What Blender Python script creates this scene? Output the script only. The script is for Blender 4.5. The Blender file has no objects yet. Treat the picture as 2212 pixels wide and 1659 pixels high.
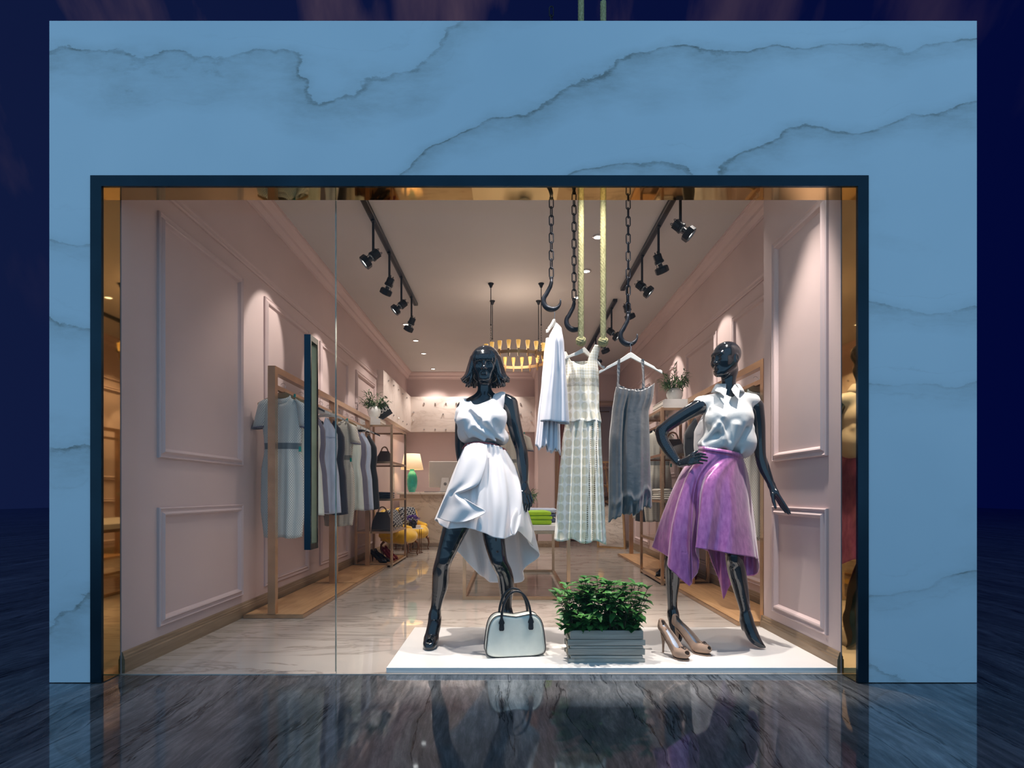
# A lit fashion shop window at dusk: marble facade, glass front, mannequins, racks and a counter behind.
import bpy, math, random
import numpy as np
from mathutils import Vector, Matrix, Quaternion, Euler
PI = math.pi
random.seed(7)
SC = bpy.context.scene
COL = SC.collection
FP, VX, VY, CH = 1200.0, 1100.0, 1065.0, 0.95     # focal length in pixels, vanishing point, camera height


def P(px, py, Y):
    return Vector(((px - VX) / FP * Y, Y, CH + (VY - py) / FP * Y))


def C(r, g, b):
    f = lambda c: (c / 255 / 12.92) if c / 255 <= .04045 else ((c / 255 + .055) / 1.055) ** 2.4
    return (f(r), f(g), f(b), 1)


# ---------------------------------------------------------------- mesh builder
class MB:
    def __init__(s):
        s.v, s.f = [], []

    def add(s, vs, fs, M=None):
        o = len(s.v)
        if M is not None:
            vs = [M @ Vector(v) for v in vs]
        s.v += [tuple(v) for v in vs]
        s.f += [tuple(i + o for i in f) for f in fs]
        return s

    def box(s, x0, x1, y0, y1, z0, z1, M=None):
        vs = [(x, y, z) for x in (x0, x1) for y in (y0, y1) for z in (z0, z1)]
        return s.add(vs, [(0, 1, 3, 2), (4, 6, 7, 5), (0, 4, 5, 1), (2, 3, 7, 6), (0, 2, 6, 4), (1, 5, 7, 3)], M)

    def cbox(s, x0, x1, y0, y1, z0, z1, c=.005, M=None):
        """box with chamfered edges"""
        def ring(z, i):
            return [(x0 + i + 0 * c, y0 + c + i, z), (x0 + c + i, y0 + i, z), (x1 - c - i, y0 + i, z), (x1 - i, y0 + c + i, z),
                    (x1 - i, y1 - c - i, z), (x1 - c - i, y1 - i, z), (x0 + c + i, y1 - i, z), (x0 + i, y1 - c - i, z)]
        return s.loft([ring(z0, c), ring(z0 + c, 0), ring(z1 - c, 0), ring(z1, c)], M=M)

    def loft(s, rings, closed=True, caps=True, M=None):
        n = len(rings[0]); vs = [p for r in rings for p in r]; fs = []
        m = n if closed else n - 1
        for i in range(len(rings) - 1):
            for j in range(m):
                a, b = i * n + j, i * n + (j + 1) % n
                fs.append((a, b, b + n, a + n))
        if caps and closed:
            fs.append(tuple(range(n))[::-1]); fs.append(tuple(range(len(vs) - n, len(vs))))
        return s.add(vs, fs, M)

    def prism(s, pts, d, M=None):
        """outline (x,z) extruded along y from d[0] to d[1]"""
        return s.loft([[(x, d[0], z) for x, z in pts], [(x, d[1], z) for x, z in pts]], M=M)

    def tube(s, pts, r, seg=10, closed=False, caps=True, M=None, flat=1.0):
        pts = [Vector(p) for p in pts]; n = len(pts)
        rs = r if isinstance(r, (list, tuple)) else [r] * n
        T = []
        for i in range(n):
            a = pts[(i - 1) % n] if (closed or i) else pts[i]
            b = pts[(i + 1) % n] if (closed or i < n - 1) else pts[i]
            t = b - a
            T.append(t.normalized() if t.length > 1e-9 else Vector((0, 0, 1)))
        u = T[0].orthogonal().normalized(); rings = []
        for i in range(n):
            u = (u - T[i] * u.dot(T[i])).normalized(); w = T[i].cross(u)
            rings.append([pts[i] + (u * math.cos(2 * PI * k / seg) + w * math.sin(2 * PI * k / seg) * flat) * rs[i] for k in range(seg)])
        if closed:
            rings.append(rings[0])
        return s.loft(rings, caps=caps and not closed, M=M)

    def bar(s, a, b, w, h=None, M=None):
        """rectangular bar between two points"""
        a, b = Vector(a), Vector(b); h = h or w; t = (b - a).normalized()
        up = Vector((0, 0, 1)) if abs(t.z) < .9 else Vector((0, 1, 0))
        u = t.cross(up).normalized(); q = u.cross(t)
        rg = lambda p: [p + u * w / 2 * i + q * h / 2 * j for i, j in ((-1, -1), (1, -1), (1, 1), (-1, 1))]
        return s.loft([rg(a), rg(b)], M=M)

    def lathe(s, prof, seg=24, M=None, caps=True):
        return s.loft([[(r * math.cos(2 * PI * k / seg), r * math.sin(2 * PI * k / seg), z) for k in range(seg)] for r, z in prof], caps=caps, M=M)

    def ball(s, c, r, seg=14, M=None):
        c = Vector(c); r = r if isinstance(r, (list, tuple)) else (r, r, r); n = seg // 2 + 1
        rings = []
        for i in range(n):
            a = PI * (i + .02) / (n - 1 + .04); rr = math.sin(a)
            rings.append([(c.x + r[0] * rr * math.cos(2 * PI * k / seg), c.y + r[1] * rr * math.sin(2 * PI * k / seg), c.z - r[2] * math.cos(a)) for k in range(seg)])
        return s.loft(rings, M=M)

    def grid(s, rows, M=None):
        return s.loft(rows, closed=False, caps=False, M=M)

    def build(s, name, mat, parent=None, off=None, smooth=False, solid=0, bevel=0, sub=0, auto=None):
        me = bpy.data.meshes.new(name)
        if off is None:
            off = parent.get('_o') if parent is not None and '_o' in parent else None
        vs = s.v
        if off is not None:
            ox, oy, oz = off; vs = [(x - ox, y - oy, z - oz) for x, y, z in s.v]
        me.from_pydata(vs, [], s.f); me.update()
        return link(name, me, mat, parent, off, smooth, solid, bevel, sub, auto)


def link(name, me, mat, parent=None, off=None, smooth=False, solid=0, bevel=0, sub=0, auto=None):
    o = bpy.data.objects.new(name, me); COL.objects.link(o)
    if mat is not None:
        me.materials.append(mat)
    if smooth:
        me.polygons.foreach_set('use_smooth', [True] * len(me.polygons))
        if auto:
            try:
                me.set_sharp_from_angle(angle=math.radians(auto))
            except Exception:
                pass
    if parent is not None:
        o.parent = parent
        if off is not None:
            o['_o'] = list(off)
    if solid:
        m = o.modifiers.new('s', 'SOLIDIFY'); m.thickness = solid; m.offset = 0
    if sub:
        m = o.modifiers.new('d', 'SUBSURF'); m.levels = m.render_levels = sub
    if bevel:
        m = o.modifiers.new('b', 'BEVEL'); m.width = bevel; m.segments = 2; m.limit_method = 'ANGLE'
    return o


def thing(name, label, cat, loc, group=None, world=True):
    """Empty at the base of a thing. Parts given in world coordinates when world is True, else local."""
    o = bpy.data.objects.new(name, None); COL.objects.link(o)
    o.location = loc; o.empty_display_size = .05
    o['label'] = label; o['category'] = cat
    if group: o['group'] = group
    o['_o'] = list(loc) if world else [0, 0, 0]
    return o


def tag(o, label, cat, group=None):
    o['label'] = label; o['category'] = cat
    if group: o['group'] = group
    return o


def struct(o):
    o['kind'] = 'structure'; return o


def dup(root, loc, rotz=0, label=None, group=None, scale=None, rot=None):
    r = root.copy(); COL.objects.link(r); r.location = loc
    r.rotation_euler = rot if rot else (0, 0, rotz)
    if scale: r.scale = scale if isinstance(scale, (tuple, list)) else (scale,) * 3
    if label: r['label'] = label
    if group: r['group'] = group
    for ch in list(root.children):
        c = ch.copy(); COL.objects.link(c); c.parent = r
        for g in ch.children:
            d = g.copy(); COL.objects.link(d); d.parent = c
    return r


# ---------------------------------------------------------------- materials
class NT:
    def __init__(s, name):
        s.m = bpy.data.materials.new(name); s.m.use_nodes = True; s.t = s.m.node_tree; s.t.nodes.clear()
        s.out = s.n('ShaderNodeOutputMaterial')

    def n(s, t, **kw):
        x = s.t.nodes.new(t)
        for k, v in kw.items():
            setattr(x, k, v)
        return x

    def l(s, a, b):
        s.t.links.new(a, b)

    def put(s, sock, v):
        if isinstance(v, bpy.types.NodeSocket): s.l(v, sock)
        else: sock.default_value = v

    def math(s, op, a, b=None, c=None, clamp=False):
        x = s.n('ShaderNodeMath', operation=op, use_clamp=clamp)
        s.put(x.inputs[0], a)
        if b is not None: s.put(x.inputs[1], b)
        if c is not None: s.put(x.inputs[2], c)
        return x.outputs[0]

    def obj(s):
        return s.n('ShaderNodeTexCoord').outputs['Object']

    def map(s, v, loc=(0, 0, 0), rot=(0, 0, 0), scale=(1, 1, 1)):
        x = s.n('ShaderNodeMapping'); s.l(v, x.inputs[0])
        x.inputs[1].default_value = loc; x.inputs[2].default_value = rot; x.inputs[3].default_value = scale
        return x.outputs[0]

    def noise(s, v, scale, detail=4, rough=.5, dist=0):
        x = s.n('ShaderNodeTexNoise'); s.l(v, x.inputs['Vector']); x.inputs['Scale'].default_value = scale
        x.inputs['Detail'].default_value = detail; x.inputs['Roughness'].default_value = rough; x.inputs['Distortion'].default_value = dist
        return x.outputs['Fac']

    def ramp(s, f, stops):
        x = s.n('ShaderNodeValToRGB'); s.l(f, x.inputs[0]); e = x.color_ramp.elements
        while len(e) > 1: e.remove(e[-1])
        e[0].position = stops[0][0]; e[0].color = stops[0][1] if len(stops[0][1]) == 4 else (*stops[0][1], 1)
        for p, c in stops[1:]:
            q = e.new(p); q.color = c if len(c) == 4 else (*c, 1)
        return x.outputs[0]

    def mix(s, f, a, b, mode='MIX'):
        x = s.n('ShaderNodeMix', data_type='RGBA', blend_type=mode)
        s.put(x.inputs[0], f); s.put(x.inputs[6], a); s.put(x.inputs[7], b)
        return x.outputs[2]

    def bump(s, h, strength=.3, dist=.01):
        x = s.n('ShaderNodeBump'); s.l(h, x.inputs['Height']); x.inputs['Strength'].default_value = strength; x.inputs['Distance'].default_value = dist
        return x.outputs[0]

    def bsdf(s, col, rough=.5, metal=0, normal=None, **kw):
        b = s.n('ShaderNodeBsdfPrincipled'); s.put(b.inputs['Base Color'], col); s.put(b.inputs['Roughness'], rough); s.put(b.inputs['Metallic'], metal)
        if normal is not None: s.l(normal, b.inputs['Normal'])
        for k, v in kw.items(): s.put(b.inputs[k.replace('_', ' ')], v)
        s.l(b.outputs[0], s.out.inputs[0]); return b


W4 = lambda v: (v, v, v, 1)


def plain(name, col, rough=.5, metal=0, var=.06, scale=30, bump=0, bscale=200, **kw):
    t = NT(name); o = t.obj(); f = t.noise(o, scale, 3)
    c2 = tuple(min(1, c * (1 + var * 2)) for c in col[:3]) + (1,); c1 = tuple(c * (1 - var * 2) for c in col[:3]) + (1,)
    nm = None
    if bump:
        nm = t.bump(t.noise(o, bscale, 3), bump, .002)
    t.bsdf(t.ramp(f, [(.3, c1), (.7, c2)]), rough, metal, nm, **kw)
    return t.m


def emit(name, col, s):
    t = NT(name); e = t.n('ShaderNodeEmission'); e.inputs[0].default_value = col; e.inputs[1].default_value = s
    t.l(e.outputs[0], t.out.inputs[0]); return t.m


def wood(name, a, b, axis=1, rough=.45, coat=0):
    t = NT(name); sc = [30, 30, 30]; sc[axis] = 2.2
    v = t.map(t.obj(), scale=tuple(sc)); f = t.noise(v, 1.0, 6, .6, .6)
    t.bsdf(t.ramp(f, [(.3, a), (.7, b)]), rough, 0, t.bump(f, .15, .002), Coat_Weight=coat); return t.m


def dotmat(name, base, dot, nx, nz, r, rough=.8, band=None):
    """staggered small dots in object x,z"""
    t = NT(name); o = t.obj(); s = t.n('ShaderNodeSeparateXYZ'); t.l(o, s.inputs[0])
    z = t.math('MULTIPLY', s.outputs[2], nz); row = t.math('FLOOR', z)
    x = t.math('ADD', t.math('MULTIPLY', s.outputs[0], nx), t.math('MULTIPLY', row, .5))
    fx = t.math('SUBTRACT', t.math('FRACT', x), .5); fz = t.math('SUBTRACT', t.math('FRACT', z), .5)
    d = t.math('SQRT', t.math('ADD', t.math('MULTIPLY', fx, fx), t.math('MULTIPLY', fz, fz)))
    m = t.math('LESS_THAN', d, r)
    c = t.mix(m, base, dot)
    if band:
        b = t.math('MULTIPLY', t.math('GREATER_THAN', s.outputs[2], band[0]), t.math('LESS_THAN', s.outputs[2], band[1]))
        c = t.mix(b, c, band[2])
    t.bsdf(c, rough, 0, Sheen_Weight=.2); return t.m


def facade_marble():
    t = NT('marble_dusk_blue_tint'); o = t.obj(); s = t.n('ShaderNodeSeparateXYZ'); t.l(o, s.inputs[0])
    warp = t.noise(t.map(o, scale=(.55, 1, .9)), 1.1, 3, .5); warp2 = t.noise(t.map(o, scale=(1, 1, 2)), 5, 6, .65)
    # height above a rising diagonal, bent by noise
    h = t.math('ADD', t.math('SUBTRACT', s.outputs[2], t.math('MULTIPLY', s.outputs[0], .22)), t.math('ADD', t.math('MULTIPLY', t.math('SUBTRACT', warp, .5), 1.9), t.math('MULTIPLY', t.math('SUBTRACT', warp2, .5), .16)))
    c = t.ramp(t.noise(o, .9, 3), [(.3, (.60, .75, .85, 1)), (.7, (.70, .84, .93, 1))])  # blue of the dusk light put into the marble colour
    mod = t.ramp(t.noise(t.map(o, loc=(4, 0, 2), scale=(.8, 1, 1.4)), 1.5, 3), [(.34, W4(.25)), (.56, W4(1))])
    fine = t.ramp(t.noise(t.map(o, scale=(1, 1, 3.0), rot=(0, .25, 0)), 9, 6, .7), [(.35, W4(.15)), (.65, W4(1))])
    per, fr = .62, t.math('FRACT', t.math('MULTIPLY', h, 1 / .62))
    soft = t.ramp(fr, [(.22, W4(0)), (.40, W4(.35)), (.50, W4(.7)), (.585, W4(.85)), (.605, W4(.40)), (.69, W4(.12)), (.76, W4(0))])
    line = t.ramp(fr, [(.555, W4(0)), (.58, W4(.8)), (.594, W4(1)), (.604, W4(0))])
    line2 = t.ramp(fr, [(.40, W4(0)), (.425, W4(.5)), (.44, W4(0)), (.80, W4(0)), (.812, W4(.6)), (.825, W4(0))])
    c = t.mix(t.math('MULTIPLY', t.math('MULTIPLY', soft, t.math('ADD', t.math('MULTIPLY', mod, .75), .15)), t.math('ADD', t.math('MULTIPLY', fine, .40), .35)), c, (.26, .31, .31, 1))
    c = t.mix(t.math('MULTIPLY', t.math('MULTIPLY', line, mod), t.math('MULTIPLY', fine, .80)), c, (.13, .15, .13, 1))
    c = t.mix(t.math('MULTIPLY', t.math('MULTIPLY', line2, t.math('SUBTRACT', 1.0, mod)), t.math('MULTIPLY', fine, .4)), c, (.24, .27, .28, 1))
    t.bsdf(c, .35, 0); return t.m


def pale_marble(name, base, vein, scale=1.6, rough=.12):
    t = NT(name); o = t.obj(); v = t.map(o, rot=(.3, .2, .6), scale=(.5, 1.6, 1.2))
    n = t.noise(v, scale, 8, .62, 1.2)
    th = t.ramp(t.math('ABSOLUTE', t.math('SUBTRACT', n, .5)), [(0, W4(1)), (.01, W4(.5)), (.045, W4(0))])
    t.bsdf(t.mix(t.math('MULTIPLY', th, .6), base, vein), rough, 0); return t.m


def floor_mat(name, inside):
    t = NT(name); o = t.obj()
    if inside:
        v = t.map(o, rot=(0, 0, math.radians(-28)), scale=(.45, 2.2, 1)); n = t.noise(v, 1.3, 8, .62, 1.3)
        th = t.ramp(t.math('ABSOLUTE', t.math('SUBTRACT', n, .5)), [(0, W4(1)), (.008, W4(.6)), (.03, W4(0))])
        cl = t.ramp(t.noise(o, 1.2, 4), [(.3, C(196, 184, 174)), (.7, C(212, 202, 192))])
        c = t.mix(t.math('MULTIPLY', th, .55), cl, C(120, 106, 96)); gl = t.mix(.6, (1, 1, 1, 1), cl)
        f0, rough = .16, .025
    else:
        # long streaks running towards the shop, large book-matched slabs
        v = t.map(o, scale=(1, .07, 1)); wob = t.noise(t.map(o, scale=(.6, .5, 1)), 1.2, 4)
        sx = t.n('ShaderNodeSeparateXYZ'); t.l(v, sx.inputs[0])
        xx = t.math('ADD', sx.outputs[0], t.math('MULTIPLY', wob, .45))
        cb = t.n('ShaderNodeCombineXYZ'); t.l(xx, cb.inputs[0]); t.l(sx.outputs[1], cb.inputs[1])
        n1 = t.noise(cb.outputs[0], 4, 9, .7); n2 = t.noise(t.map(cb.outputs[0], scale=(1, 2.2, 1)), 30, 8, .75)
        s = t.math('ADD', t.math('MULTIPLY', n1, .5), t.math('MULTIPLY', n2, .5))
        n3 = t.noise(cb.outputs[0], 2.3, 8, .6)
        crack = t.ramp(t.math('ABSOLUTE', t.math('SUBTRACT', n3, .5)), [(0, W4(1)), (.002, W4(.8)), (.006, W4(0))])
        c = t.ramp(s, [(.38, (.055, .058, .062, 1)), (.5, (.13, .133, .138, 1)), (.62, (.26, .262, .268, 1))])
        c = t.mix(t.math('MULTIPLY', crack, .8), c, (.006, .006, .008, 1))
        gl = t.mix(t.math('MULTIPLY', crack, .7), t.ramp(s, [(.34, (.30, .33, .37, 1)), (.5, (.55, .60, .66, 1)), (.66, (.82, .9, .98, 1))]), W4(.2))
        f0, rough = .20, .045
    d = t.n('ShaderNodeBsdfDiffuse'); t.l(c, d.inputs[0])
    g = t.n('ShaderNodeBsdfGlossy'); t.l(gl, g.inputs[0]); g.inputs['Roughness'].default_value = rough
    fr = t.n('ShaderNodeFresnel'); fr.inputs[0].default_value = 1.5
    fac = t.math('ADD', t.math('MULTIPLY', fr.outputs[0], .9), f0, clamp=True)
    mx = t.n('ShaderNodeMixShader'); t.l(fac, mx.inputs[0]); t.l(d.outputs[0], mx.inputs[1]); t.l(g.outputs[0], mx.inputs[2])
    t.l(mx.outputs[0], t.out.inputs[0]); return t.m


def glass_mat():
    t = NT('clear_shop_glass'); tr = t.n('ShaderNodeBsdfTransparent'); tr.inputs[0].default_value = (.975, .985, .985, 1)
    g = t.n('ShaderNodeBsdfGlossy'); g.inputs['Roughness'].default_value = 0; g.inputs[0].default_value = (.8, .9, 1, 1)
    lw = t.n('ShaderNodeLayerWeight'); lw.inputs[0].default_value = .25
    fac = t.math('ADD', t.math('MULTIPLY', t.math('POWER', lw.outputs['Facing'], 4.0), .6), .006, clamp=True)
    mx = t.n('ShaderNodeMixShader'); t.l(fac, mx.inputs[0]); t.l(tr.outputs[0], mx.inputs[1]); t.l(g.outputs[0], mx.inputs[2])
    t.l(mx.outputs[0], t.out.inputs[0]); return t.m


def satin(name, col, rough=.3, metal=.0, streak=40, coat=.0, bump=.2, sheen=.3):
    t = NT(name); o = t.obj(); n = t.noise(t.map(o, scale=(streak, streak, streak * .25)), 1, 4)
    n2 = t.noise(o, 120, 3)
    t.bsdf(t.mix(.3, col, t.ramp(n, [(.3, tuple(c * .75 for c in col[:3]) + (1,)), (.7, tuple(min(1, c * 1.25) for c in col[:3]) + (1,))])),
           rough, metal, t.bump(t.math('ADD', n, t.math('MULTIPLY', n2, .3)), bump, .003), Sheen_Weight=sheen, Coat_Weight=coat); return t.m


def lace_mat():
    """pale net of large soft rings, with a brown dotted band at the bust and brown dotted stripes down the skirt"""
    t = NT('white_ring_lace'); o = t.obj(); s = t.n('ShaderNodeSeparateXYZ'); t.l(o, s.inputs[0]); X, Z = s.outputs[0], s.outputs[2]

    def dist(nx, nz):
        fx = t.math('SUBTRACT', t.math('FRACT', t.math('MULTIPLY', X, nx)), .5); fz = t.math('SUBTRACT', t.math('FRACT', t.math('MULTIPLY', Z, nz)), .5)
        return t.math('SQRT', t.math('ADD', t.math('MULTIPLY', fx, fx), t.math('MULTIPLY', fz, fz)))

    def rng(v, a, b):
        return t.math('MULTIPLY', t.math('GREATER_THAN', v, a), t.math('LESS_THAN', v, b))
    big = t.ramp(dist(21, 18), [(.38, W4(0)), (.46, W4(1))]); sm = t.ramp(dist(62, 58), [(.36, W4(0)), (.46, W4(1))])
    up = t.math('GREATER_THAN', Z, ZB[1])
    pat = t.mix(up, big, sm)
    c = t.mix(pat, C(230, 222, 200), C(250, 244, 232))
    dd = t.math('LESS_THAN', dist(118, 118), .33)
    c = t.mix(t.math('MULTIPLY', dd, rng(Z, *ZB)), c, C(92, 76, 50))
    xs = t.math('ADD', X, t.math('MULTIPLY', Z, -.055))
    for a in (SX, SX + .036):
        m = t.math('MULTIPLY', rng(xs, a, a + .0115), t.math('LESS_THAN', Z, ZS))
        c = t.mix(t.math('MULTIPLY', m, t.math('LESS_THAN', dist(87, 87), .36)), c, C(96, 78, 50))
    t.bsdf(c, .75, 0, t.bump(pat, .15, .002), Sheen_Weight=.2); return t.m


ZB = (1, 1.1); SX = 0; ZS = 1
# ---------------------------------------------------------------- implicit surfaces
class Vol:
    def __init__(s, lo, hi, h=.004):
        s.lo = np.array(lo, float); s.h = h; s.n = np.ceil((np.array(hi) - s.lo) / h).astype(int) + 1
        s.f = np.full(s.n, 1.0, np.float32)

    def sub(s, lo, hi):
        a = np.clip(np.floor((np.array(lo) - s.lo) / s.h).astype(int), 0, s.n); b = np.clip(np.ceil((np.array(hi) - s.lo) / s.h).astype(int) + 1, 0, s.n)
        sl = tuple(slice(int(i), int(j)) for i, j in zip(a, b))
        g = [((np.arange(a[i], b[i]) * s.h + s.lo[i]).astype(np.float32)) for i in range(3)]
        return sl, (g[0][:, None, None], g[1][None, :, None], g[2][None, None, :])

    def comb(s, sl, d, k, neg):
        f = s.f[sl]
        if neg: f = -f
        h = np.clip(k - np.abs(f - d), 0, None) / k
        r = np.minimum(f, d) - h * h * k * .25
        s.f[sl] = -r if neg else r

    def cap(s, a, b, ra, rb=None, k=.01, neg=False, sq=None):
        rb = ra if rb is None else rb; a = np.array(a, float); b = np.array(b, float); m = max(ra, rb) + k + 4 * s.h
        sl, (x, y, z) = s.sub(np.minimum(a, b) - m, np.maximum(a, b) + m)
        d = b - a; L = max(float(d @ d), 1e-9)
        t = np.clip(((x - a[0]) * d[0] + (y - a[1]) * d[1] + (z - a[2]) * d[2]) / L, 0, 1)
        r = np.sqrt((x - a[0] - t * d[0]) ** 2 + (y - a[1] - t * d[1]) ** 2 + (z - a[2] - t * d[2]) ** 2) - (ra + (rb - ra) * t)
        s.comb(sl, r, k, neg)

    def chain(s, pts, rs, k=.01, neg=False):
        """one smooth tapering limb through all the points"""
        Q = [Vector((*p, r)) for p, r in zip(pts, rs)]; n = len(Q); W = []
        sb = 5 if n > 2 else 1
        for i in range((n - 1) * sb + 1): W.append(cr(Q, i / ((n - 1) * sb), False))
        A = np.array([list(w) for w in W], float); m = A[:, 3].max() + k + 4 * s.h
        sl, (x, y, z) = s.sub(A[:, :3].min(0) - m, A[:, :3].max(0) + m)
        R = np.full(np.broadcast_shapes(x.shape, y.shape, z.shape), 1.0, np.float32)
        for p, q in zip(A[:-1], A[1:]):
            mm = max(p[3], q[3]) + k + 4 * s.h; lo_ = np.minimum(p, q)[:3] - mm; hi_ = np.maximum(p, q)[:3] + mm
            s2, (x, y, z) = s.sub(lo_, hi_); loc = tuple(slice(b.start - a_.start, b.stop - a_.start) for a_, b in zip(sl, s2))
            d = q[:3] - p[:3]; L = max(float(d @ d), 1e-9); t = np.clip(((x - p[0]) * d[0] + (y - p[1]) * d[1] + (z - p[2]) * d[2]) / L, 0, 1)
            r = np.sqrt((x - p[0] - t * d[0]) ** 2 + (y - p[1] - t * d[1]) ** 2 + (z - p[2] - t * d[2]) ** 2) - (p[3] + (q[3] - p[3]) * t)
            R[loc] = np.minimum(R[loc], r)
        s.comb(sl, R, k, neg)

    def ell(s, c, r, k=.01, R=None, neg=False):
        c = np.array(c, float); r = np.array(r, float) if not isinstance(r, (int, float)) else np.array([r] * 3, float)
        m = float(r.max()) + k + 4 * s.h
        sl, (x, y, z) = s.sub(c - m, c + m)
        x, y, z = x - c[0], y - c[1], z - c[2]
        if R is not None:
            R = np.array(R)
            x, y, z = (R[0, i] * x + R[1, i] * y + R[2, i] * z for i in range(3))
        k0 = np.sqrt((x / r[0]) ** 2 + (y / r[1]) ** 2 + (z / r[2]) ** 2); k1 = np.sqrt((x / r[0] ** 2) ** 2 + (y / r[1] ** 2) ** 2 + (z / r[2] ** 2) ** 2)
        s.comb(sl, k0 * (k0 - 1) / np.maximum(k1, 1e-6), k, neg)

    def mesh(s, name, mat, parent=None, relax=1, **kw):
        f = s.f; ins = f < 0
        cnt = np.zeros(np.array(f.shape) - 1, np.uint8)
        for i in (0, 1):
            for j in (0, 1):
                for k in (0, 1):
                    cnt += ins[i:ins.shape[0] - 1 + i, j:ins.shape[1] - 1 + j, k:ins.shape[2] - 1 + k]
        act = np.argwhere((cnt > 0) & (cnt < 8)); vid = np.full(cnt.shape, -1, np.int32); vid[tuple(act.T)] = np.arange(len(act))
        acc = np.zeros((len(act), 3)); num = np.zeros(len(act))
        cs = [(i, j, k) for i in (0, 1) for j in (0, 1) for k in (0, 1)]
        for a in cs:
            for b in cs:
                if sum(abs(p - q) for p, q in zip(a, b)) == 1 and a < b:
                    fa = f[tuple((act + a).T)]; fb = f[tuple((act + b).T)]; m = (fa < 0) != (fb < 0)
                    t = np.where(m, fa / np.where(fa == fb, 1, fa - fb), 0)
                    acc += np.where(m[:, None], np.array(a) + t[:, None] * (np.array(b) - np.array(a)), 0); num += m
        v = act + acc / num[:, None]
        faces = []
        for ax in range(3):
            o1, o2 = [i for i in range(3) if i != ax]
            s0 = [slice(None)] * 3; s1 = [slice(None)] * 3; s0[ax] = slice(0, -1); s1[ax] = slice(1, None)
            A, B = ins[tuple(s0)], ins[tuple(s1)]; e = np.argwhere(A != B)
            e = e[(e[:, o1] > 0) & (e[:, o2] > 0) & (e[:, o1] < cnt.shape[o1]) & (e[:, o2] < cnt.shape[o2])]
            fl = A[tuple(e.T)]
            def cell(d1, d2):
                c = e.copy(); c[:, o1] -= d1; c[:, o2] -= d2; return vid[tuple(c.T)]
            q = np.stack([cell(1, 1), cell(0, 1), cell(0, 0), cell(1, 0)], 1)
            if ax == 1: fl = ~fl
            q[~fl] = q[~fl][:, ::-1]; faces.append(q)
        F = np.concatenate(faces); v = v * s.h + s.lo
        for _ in range(relax):
            ac = np.zeros_like(v); nn = np.zeros(len(v))
            for i in range(4):
                np.add.at(ac, F[:, i], v[F[:, (i + 1) % 4]]); np.add.at(nn, F[:, i], 1)
                np.add.at(ac, F[:, i], v[F[:, (i - 1) % 4]]); np.add.at(nn, F[:, i], 1)
            v = v * .5 + .5 * ac / nn[:, None]
        off = parent.get('_o') if parent is not None and '_o' in parent else None
        if off is not None: v = v - np.array(list(off))
        me = bpy.data.meshes.new(name)
        me.vertices.add(len(v)); me.vertices.foreach_set('co', v.astype(np.float32).ravel())
        me.loops.add(F.size); me.loops.foreach_set('vertex_index', F.astype(np.int32).ravel())
        me.polygons.add(len(F)); me.polygons.foreach_set('loop_start', np.arange(0, F.size, 4, dtype=np.int32))
        me.update(calc_edges=True); me.validate()
        return link(name, me, mat, parent, off, True, **kw)


# ---------------------------------------------------------------- cloth surfaces from control rings
def cr(pts, t, closed):
    n = len(pts)
    if closed:
        i = int(math.floor(t * n)); f = t * n - i; idx = [(i + k) % n for k in (-1, 0, 1, 2)]
    else:
        i = min(int(t * (n - 1)), n - 2); f = t * (n - 1) - i; idx = [max(0, min(n - 1, i + k)) for k in (-1, 0, 1, 2)]
    a, b, c, d = (pts[k] for k in idx)
    return (2 * b + (c - a) * f + (2 * a - 5 * b + 4 * c - d) * f * f + (3 * b - a - 3 * c + d) * f ** 3) * .5


def lin(pts, t, closed):
    n = len(pts); x = t * n if closed else min(t * (n - 1), n - 1 - 1e-6); i = int(x); return pts[i % n].lerp(pts[(i + 1) % n], x - i)


def cloth(rings, nu, nt, fold=None, closed=True, tension=0):
    """rings: list of rings of control Vectors (equal counts). Returns rows of points."""
    cols = []
    m = nu if closed else nu + 1
    per = [[cr(r, j / nu, closed).lerp(lin(r, j / nu, closed), tension * (q / (len(rings) - 1)) ** 2) for j in range(m)] for q, r in enumerate(rings)]
    rows = []
    for i in range(nt + 1):
        t = i / nt; row = []
        for j in range(m):
            row.append(cr([p[j] for p in per], t, False))
        rows.append(row)
    if fold:
        for i, row in enumerate(rows):
            c = sum(row, Vector()) / len(row)
            for j in range(len(row)):
                d = row[j] - c if closed else Vector((0, -1, 0)); d = Vector((d.x, d.y, 0))
                if d.length > 1e-6: row[j] = row[j] + d.normalized() * fold(j / nu, i / nt)
    return rows


def lerp(a, b, t): return a + (b - a) * t


def interp(tab, z):
    """tab sorted by descending first value"""
    if z >= tab[0][0]: return tab[0][1:]
    for a, b in zip(tab, tab[1:]):
        if z >= b[0]:
            t = (a[0] - z) / (a[0] - b[0] + 1e-9); t = t * t * (3 - 2 * t) * .4 + t * .6
            return tuple(lerp(p, q, t) for p, q in zip(a[1:], b[1:]))
    return tab[-1][1:]


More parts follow.
